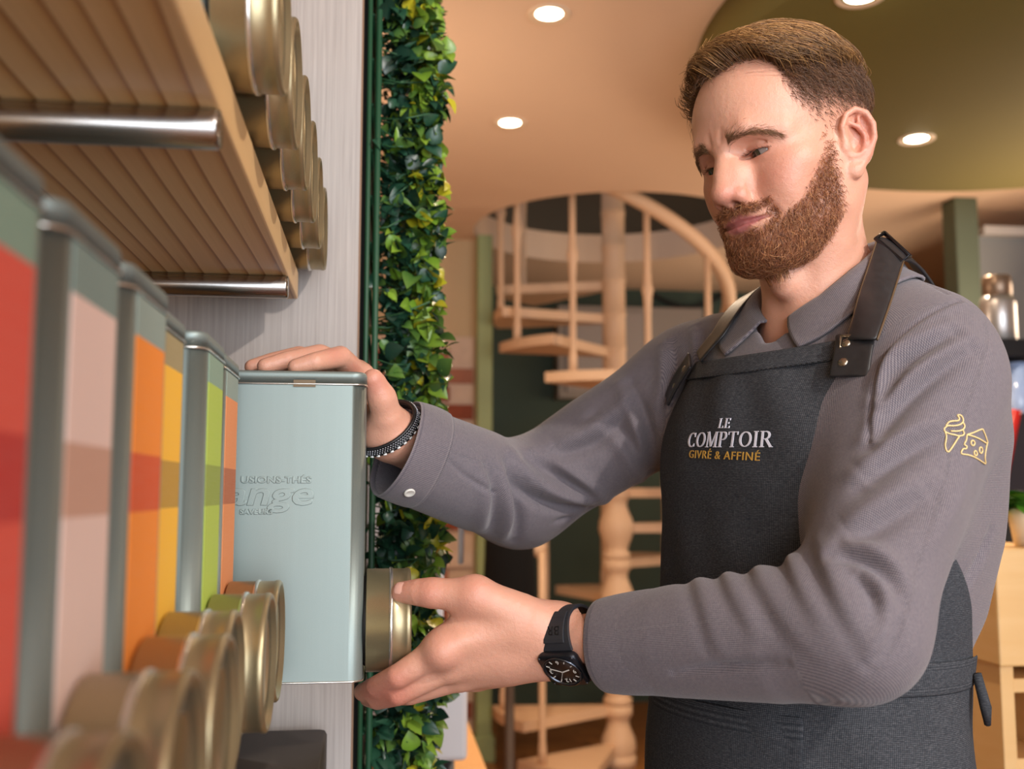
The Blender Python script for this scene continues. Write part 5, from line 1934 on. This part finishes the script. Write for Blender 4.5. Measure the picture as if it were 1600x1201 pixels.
loop = [W(1314, 524, dt + .006), W(1374, 526, dt - .006), W(1375, 546, dt - .007), W(1312, 543, dt + .005)]
b = MB(); b.tube(loop + [loop[0]], .0015, 8); pchild('ring', b.mesh('ring'), BRASS, apron)
# buckle on the shoulder
g0, g1, g2, g3 = G1[2, 0], G1[2, -1], G1[4, -1], G1[4, 0]
upg = np.array([0, 0, .004])
b = MB(); b.tube([g0 + upg, g1 + upg, g2 + upg, g3 + upg, g0 + upg], .0022, 8); pchild('buckle', b.mesh('buckle'), plain('buckle_black', '#2b2d33', .25, .8), apron)

# his right strap
sp2 = [drop(-.070, -.04), drop(-.075, -.012), drop(-.080, .012)] + lay([(1140, 518), (1122, 543), (1104, 566)])
st2, G3 = ribbon(sp2, .032, RGT, BASE, .0085, 'strap', LEATHER, apron, .0030)
tabR = on_torso([-53, -55, -57, -58.5], [1.436, 1.425, 1.412, 1.396], .011)
tb2, G4 = ribbon(list(tabR), .034, RGT, TORSO, .0110, 'leather_tab', LEATHER, apron, .0034)
for z_, th_ in ((1.4230, -55.5), (1.4065, -57.6)):
    p = on_torso([th_], [z_], 0)[0]; nn = TORSO.normal(p[None])[0]; p = p + nn * .0132
    b = MB(); b.lathe([(.0048, 0), (.0048, .0008), (.0040, .0022), (.0022, .0030), (.0003, .0033)], 20)
    o = b.build('rivet', BRASS, apron); M_ = Vector((0, 0, 1)).rotation_difference(Vector(nn)).to_matrix().to_4x4(); M_.translation = Vector(p); o.matrix_local = Matrix.Translation(-person.location - apron.location) @ M_

# ---- embroidered lettering on the bib
# serif capitals as strokes: (x0, y0, x1, y1, width) in a unit-high box, plus width of the letter
def serif(ch):
    T, t_, s = .15, .06, .05
    S_ = []
    def bar(x, y0, y1, w): S_.append([(x - w / 2, y0), (x + w / 2, y0), (x + w / 2, y1), (x - w / 2, y1)])
    def sf(x, y, w): S_.append([(x - w / 2, y - s / 2), (x + w / 2, y - s / 2), (x + w / 2, y + s / 2), (x - w / 2, y + s / 2)])
    def line(a, b, w):
        a = np.array(a); b = np.array(b); n_ = np.array([-(b - a)[1], (b - a)[0]]); n_ = n_ / np.linalg.norm(n_) * w / 2
        S_.append([tuple(a - n_), tuple(b - n_), tuple(b + n_), tuple(a + n_)])
    def arc(cx, cy, rx, ry, a0, a1, n_=18):
        for i in range(n_):
            u0 = math.radians(a0 + (a1 - a0) * i / n_); u1 = math.radians(a0 + (a1 - a0) * (i + 1) / n_)
            w0 = t_ + (T - t_) * abs(math.cos(u0)) ** 1.3; w1 = t_ + (T - t_) * abs(math.cos(u1)) ** 1.3
            f = lambda u, k: (cx + (rx + k) * math.cos(u), cy + (ry + k) * math.sin(u))
            S_.append([f(u0, -w0 / 2), f(u0, w0 / 2), f(u1, w1 / 2), f(u1, -w1 / 2)])
    if ch == 'L': bar(.14, 0, 1, T); sf(.14, .975, .30); sf(.28, .025, .58); bar(.55, .0, .24, .06); w = .64
    elif ch == 'E': bar(.14, 0, 1, T); sf(.30, .975, .62); sf(.30, .025, .62); sf(.32, .52, .34); bar(.59, .0, .22, .06); bar(.58, .78, 1, .06); bar(.48, .42, .62, .05); w = .68
    elif ch == 'C': arc(.46, .5, .37, .45, 50, 310); bar(.72, .68, .96, .06); bar(.72, .06, .26, .05); w = .82
    elif ch == 'O': arc(.47, .5, .38, .45, 0, 360, 30); w = .94
    elif ch == 'M': bar(.12, 0, 1, .07); line((.14, 1), (.50, .06), T); line((.50, .06), (.84, 1), .07); bar(.88, 0, 1, T); sf(.12, .025, .26); sf(.88, .025, .30); sf(.10, .975, .2); sf(.90, .975, .24); w = 1.06
    elif ch == 'P': bar(.14, 0, 1, T); sf(.14, .025, .32); sf(.08, .975, .2); arc(.36, .73, .24, .24, -90, 90, 14); sf(.26, .965, .30); sf(.28, .49, .24); w = .68
    elif ch == 'T': bar(.40, 0, 1, T); sf(.40, .025, .32); sf(.40, .965, .78); bar(.04, .78, .98, .06); bar(.76, .78, .98, .06); w = .82
    elif ch == 'I': bar(.17, 0, 1, T); sf(.17, .025, .32); sf(.17, .975, .32); w = .38
    elif ch == 'R': bar(.14, 0, 1, T); sf(.14, .025, .32); sf(.08, .975, .2); arc(.36, .74, .23, .23, -90, 90, 14); sf(.26, .965, .30); sf(.28, .51, .24); line((.38, .52), (.72, .03), T); sf(.74, .025, .24); w = .82
    return S_, w


def serif_word(s, sp=.10):
    polys, x = [], 0
    for ch in s:
        P, w = serif(ch)
        polys += [[(a + x, b) for a, b in q] for q in P]; x += w + sp
    return polys, x - sp


def bib_uv(px, py):
    D = np.array([ray(px, py)]); H, ok = TORSO.trace(CAM, D, .6)
    r = H[0] - AXZ(H[0][2]); return math.degrees(math.atan2(r @ T_L, r @ T_F)), H[0][2]


def put_on_bib(verts, gap=.0090):
    """verts: (n, 3) with x = angle in degrees, y = height, z = lift"""
    verts = np.asarray(verts, float)
    P = on_torso(verts[:, 0], verts[:, 1], gap)
    return P + (P - np.array([AXZ(z) for z in verts[:, 1]])) * 0 + verts[:, 2:3] * (np.cos(np.radians(verts[:, :1])) * T_F + np.sin(np.radians(verts[:, :1])) * T_L)


WTHREAD = plain('white_thread', '#d9d8e4', .6); GTHREAD = plain('gold_thread', '#c99a45', .5, .1)


def word_on_bib(s, pxa, pxb, py_top, py_bot):
    polys, wid = serif_word(s)
    (ta, z0), (tb_, z1) = bib_uv(pxa, py_bot), bib_uv(pxb, py_bot)
    (_, z0t) = bib_uv(pxa, py_top)
    hgt = z0t - z0
    vs, fs = [], []
    for P in polys:
        b0 = len(vs)
        for lift in (0.0, .0009):
            for x, y in P:
                u = x / wid; vs.append((ta + (tb_ - ta) * u, z0 + (z1 - z0) * u + y * hgt, lift))
        n_ = len(P)
        fs.append(tuple(b0 + n_ + i for i in range(n_)))
        fs += [(b0 + i, b0 + (i + 1) % n_, b0 + n_ + (i + 1) % n_, b0 + n_ + i) for i in range(n_)]
    V_ = put_on_bib(vs)
    pchild('lettering', mesh('lettering', V_, fs), WTHREAD, apron)


word_on_bib('LE', 1134, 1151, 654, 669)
word_on_bib('COMPTOIR', 1088, 1212, 676, 699)
me = text_mesh('GIVRÉ & AFFINÉ', .02, .0, 0, 0, 1.12, .0)
xs = np.array([v.co[:] for v in me.vertices]); x0_, x1_ = xs[:, 0].min(), xs[:, 0].max()
hcap = [v for v in xs if True]
(ta, z0), (tb_, z1) = bib_uv(1091, 715), bib_uv(1194, 720)
(_, z0t) = bib_uv(1091, 703); hh = z0t - z0
u = (xs[:, 0] - x0_) / (x1_ - x0_)
capH = .0139
V_ = put_on_bib(np.stack([ta + (tb_ - ta) * u, z0 + (z1 - z0) * u + xs[:, 1] / capH * hh, np.full(len(u), .0008)], -1))
for v, p in zip(me.vertices, V_): v.co = p
me.materials.clear(); me.materials.append(GTHREAD)
o = pchild('lettering', me, GTHREAD, apron); m = o.modifiers.new('t', 'SOLIDIFY'); m.thickness = .0007; m.offset = 0

# ---- cone and cheese outlines stitched on the near sleeve
ZX = lambda x, y: (1450 + x / 9.242, 620 + y / 9.238)
icon = [
    [(405, 272), (440, 262), (480, 285), (497, 330), (490, 370), (440, 405), (370, 415), (300, 410), (262, 430), (246, 460), (262, 488), (330, 520), (400, 545), (450, 562), (500, 552), (515, 525), (500, 480)],
    [(405, 272), (430, 300), (435, 330), (410, 348), (340, 352), (295, 365), (275, 392), (268, 415)],
    [(490, 370), (516, 400), (518, 440), (490, 475), (430, 492), (345, 484)],
    [(262, 488), (280, 540), (275, 610), (258, 690), (262, 760), (290, 792), (340, 735), (455, 562)],
    [(555, 545), (650, 515), (770, 465), (800, 500), (835, 590), (850, 670), (745, 610), (650, 570), (555, 545)],
    [(555, 545), (545, 620), (515, 685), (548, 715), (535, 748), (495, 752), (468, 818), (560, 838), (640, 870), (760, 930), (825, 962), (815, 880), (825, 780), (845, 675)],
] + [[(cx + rx * math.cos(a), cy + ry * math.sin(a)) for a in np.linspace(0, 2 * PI, 15)] for cx, cy, rx, ry in ((635, 665, 27, 38), (750, 768, 26, 45), (660, 812, 22, 35))]
GTHREAD_S = plain('pale_gold_thread', '#e0c58a', .5)
for l in icon:
    closed = len(l) == 15
    pts = [tuple(p) for p in (smooth_poly([ZX(*p) for p in l], 3) if not closed else [ZX(*p) for p in l])]
    D = np.array([ray(*p) for p in pts]); Hh, ok = SHIRT.trace(CAM, D, .6)
    P = Hh[ok]; N_i = SHIRT.normal(P); P = P + N_i * (fold_height(P) + .0004)[:, None]
    b = MB(); b.tube(list(P), .00068, 6); pchild('stitched_outline', b.mesh('stitched_outline'), GTHREAD_S, shirt)

# ---- trousers and shoes (below the picture)
TR = SDF()
hipz = HIPS[2] - .02
for s_ in (1, -1):
    hp_ = np.array([HIPS[0], HIPS[1], hipz - .06]) + T_L * .085 * s_
    kn = np.array([HIPS[0], HIPS[1], .50]) + T_L * .10 * s_ + T_F * .02
    an = np.array([HIPS[0], HIPS[1], .085]) + T_L * .11 * s_ - T_F * .02
    TR.add(f_tube([hp_, kn, an], [.095, .075, .060]), .03)
TR.add(f_ell((0, 0, 0), (.165, .122, .13)), .05, 'u', Frame(np.array([HIPS[0], HIPS[1], hipz - .04]), T_R))
lo_ = np.array([HIPS[0] - .3, HIPS[1] - .3, .02]); hi_ = np.array([HIPS[0] + .3, HIPS[1] + .3, hipz + .12])
v_, q_ = TR.polygonise(lo_, hi_, .009, 1)
pchild('trousers', np_mesh('trousers', v_, q_), plain('dark_denim', '#1d2026', .85))
SHO = plain('black_shoe', '#161514', .45)
for s_ in (1, -1):
    S_ = SDF(); c = np.array([HIPS[0], HIPS[1], 0]) + T_L * .11 * s_
    S_.add(f_tube([c - T_F * .05 + T_U * .045, c + T_F * .08 + T_U * .038, c + T_F * .17 + T_U * .032], [.045, .044, .032]), 0)
    S_.add(f_tube([c - T_F * .02 + T_U * .05, c - T_F * .025 + T_U * .10], [.046, .048]), .02)
    S_.add(((lambda P: P[..., 2] - .0), c, 5.0), 0, 's')
    v_, q_ = S_.polygonise(c - [.28, .28, .02], c + [.28, .28, .2], .007, 1)
    pchild('shoe', np_mesh('shoe', v_, q_), SHO)

# ---------------------------------------------------------------- wristwatch
WA = unit(W(868, 1002, .957) - EL_L)                    # towards the hand
wc = W(896, 1003, .951)                                 # centre of the wrist
nw = unit(-FWD * .85 - UPV * .50); nw = unit(nw - WA * (nw @ WA))
upd = np.cross(nw, WA)                                  # 12 o'clock (downwards: the watch is upside down to us)
RW = np.stack([WA, upd, nw], 1)
wf = Frame(wc + nw * .0290, RW)
watch = empty('wristwatch', tuple(wf.o)); watch.rotation_euler = Matrix(RW.tolist()).to_euler()
tag(watch, 'black square-cased wristwatch with round brown dial on the man\'s near wrist', 'watch')
CASE = plain('black_case', '#23252b', .35, .6); STRAP = plain('black_rubber_strap', '#26272c', .42, 0, .5, .1, 200)
b = MB(); loft(b, [[(x, y, z) for x, y in round_rect(w_, w_, r_, 5)] for w_, r_, z in ((.036, .006, -.0045), (.039, .0065, -.003), (.040, .007, .002), (.0385, .0065, .0038))])
b.build('case', CASE, watch)
b = MB(); b.lathe([(.0170, .0038), (.0188, .0038), (.0186, .0056), (.0172, .0062), (.0160, .0050), (.0160, .0040)], 48); b.build('bezel', plain('steel_dark', '#4a4d55', .2, .9), watch)
b = MB(); b.lathe([(.0002, .0040), (.0165, .0040), (.0165, .0043), (.0002, .0044)], 48); dial = b.build('dial', plain('brown_dial', '#2a1a12', .4), watch)
LUME = plain('lume', '#d8d2c8', .5)
for h in range(12):
    if h % 3 == 0: continue
    a = math.radians(90 - 30 * h)
    b = MB(); b.box((-.0017, -.00045, .0044), (.0017, .00045, .0047))
    b.build('hour_mark', LUME, dial, (.0138 * math.cos(a), .0138 * math.sin(a), 0), (0, 0, a))
for s, h in (('12', 0), ('3', 3), ('6', 6), ('9', 9)):
    me = text_mesh(s, .0068, .0001); ys = [v.co.y for v in me.vertices]; cy = (min(ys) + max(ys)) / 2
    for v in me.vertices: v.co.y -= cy
    me.materials.clear(); me.materials.append(LUME)
    a = math.radians(90 - 30 * h); link('numeral', me, None, dial, (.0120 * math.cos(a), .0120 * math.sin(a), .0045))
for ang, L_, w_ in ((200, .0085, .0012), (-25, .0120, .0009), (60, .0125, .0003)):
    a = math.radians(ang); b = MB(); b.box((-.001, -w_ / 2, .0050), (L_, w_ / 2, .0053)); b.build('hand', LUME, dial, (0, 0, 0), (0, 0, a))
b = MB(); b.lathe([(.0030, .0195), (.0034, .0205), (.0034, .0235), (.0026, .0245)], 16, 'X'); b.build('crown', CASE, watch)
for sx in (-1, 1):
    for sy in (-1, 1):
        b = MB(); b.lathe([(.0012, .0038), (.0012, .0043)], 12, 'Z', (.0168 * sx, .0168 * sy, 0)); b.build('screw', plain('screw', '#6a6c72', .3, .9), watch)
# strap: an oval loop round the wrist
def oval(a, off=0.0):
    """loop in the plane across the wrist, in watch coordinates (y, z); a = 0 at the case"""
    ry, rz = .0345 + off, .0290 + off
    return np.array([0, ry * math.sin(a), -.0290 + rz * math.cos(a)])
for lo_a, hi_a in ((32, 178), (182, 328)):
    A = np.radians(np.linspace(lo_a, hi_a, 26)); rings = []
    for i, a in enumerate(A):
        e = min(i, 25 - i) / 4
        hwd = .0165 - .0035 * min(1, (i if lo_a < 100 else 25 - i) / 10)
        p0, p1 = oval(a, -.0005), oval(a, .0026)
        rings.append([(-hwd, p0[1], p0[2]), (hwd, p0[1], p0[2]), (hwd, p1[1], p1[2]), (-hwd, p1[1], p1[2])])
    b = MB(); loft(b, rings, False); b.build('strap', STRAP, watch, bevel=.0006)
    A2 = A[2:12] if lo_a < 100 else A[14:24]
    b = MB(); rings = []
    for a in A2:
        p0, p1 = oval(a, .0027), oval(a, .0040); rings.append([(-.0105, p0[1], p0[2]), (.0105, p0[1], p0[2]), (.0105, p1[1], p1[2]), (-.0105, p1[1], p1[2])])
    loft(b, rings, False); b.build('strap_insert', STRAP, watch, bevel=.0006)
me = text_mesh('BR', .0105, .0001, 0, 0, 1.1)
for v in me.vertices:
    # lies on the upper strap (6 o'clock side), reading along the wrist
    a = math.radians(360 - 62) - (v.co.y - .0035) / .031 * -1
    p = oval(a, .0042); v.co = (v.co.x, p[1], p[2])
me.materials.clear(); me.materials.append(plain('strap_letters', '#101114', .6))
link('lettering', me, None, watch)

# ---------------------------------------------------------------- bead bracelet on the far wrist
ax = unit(W(598, 655, 1.03) - W(622, 692, 1.05)); bc = W(603, 668, 1.033)
u = unit(np.cross(ax, FWD)); w = np.cross(ax, u)
br_ = empty('bracelet', tuple(bc)); tag(br_, 'black bead bracelet with white dashes on the man\'s far wrist', 'bracelet')
def bl(a, e=0.0): return (.0345 + e) * math.cos(a) * u * .98 + (.0330 + e) * math.sin(a) * w
b = MB(); lp = [bl(2 * PI * k / 48) for k in range(49)]
for off in (-.0040, -.0013, .0014, .0041): b.tube([p + ax * off for p in lp], .0020, 6)
b.build('band', plain('black_cord', '#0d0d10', .4), br_)
WB = plain('white_bead', '#e4e2e0', .3)
for k in range(30):
    a = 2 * PI * k / 30
    b = MB(); b.tube([bl(a, .0022) - ax * .0042, bl(a + .09, .0022) - ax * .0042], .0010, 6); b.build('white_bead', WB, br_)
b = MB()
for j, off in enumerate((-.0012, .0010, .0032)):
    for k in range(80):
        a = 2 * PI * (k + .5 * (j % 2)) / 80; c = bl(a, .0022) + ax * off
        b.lathe([(.0001, -.0006), (.0006, 0), (.0001, .0006)], 5, 'Z', c)
o = b.build('small_beads', plain('grey_bead', '#b9b8c0', .3), br_); o['kind'] = 'stuff'
# thumb nail of the near hand
tdir = unit(THUMB_L[3] - THUMB_L[2]); nn = unit(-FWD * .80 + UPV * .60); nn = unit(nn - tdir * (nn @ tdir)); sd = np.cross(nn, tdir)
tc_ = THUMB_L[3] - tdir * .003
vs, fs = [], []
for i in range(7):
    for j in range(7):
        u_, v_ = i / 6 * 2 - 1, j / 6 * 2 - 1
        k_ = 1 / max(1.0, (abs(u_) ** 4 + abs(v_) ** 4) ** .25)
        u_, v_ = u_ * k_, v_ * k_
        ang = v_ * .62
        rad = .0109 - .0008 * u_ * u_ - (.0004 if max(abs(u_), abs(v_)) > .9 else 0)
        vs.append(tc_ + tdir * u_ * .0062 + rad * (nn * math.cos(ang) + sd * math.sin(ang)))
for i in range(6):
    for j in range(6): fs.append((i * 7 + j, i * 7 + j + 1, i * 7 + j + 8, i * 7 + j + 7))
pchild('thumb_nail', mesh('thumb_nail', vs, fs, True), plain('nail', '#d9a594', .25))
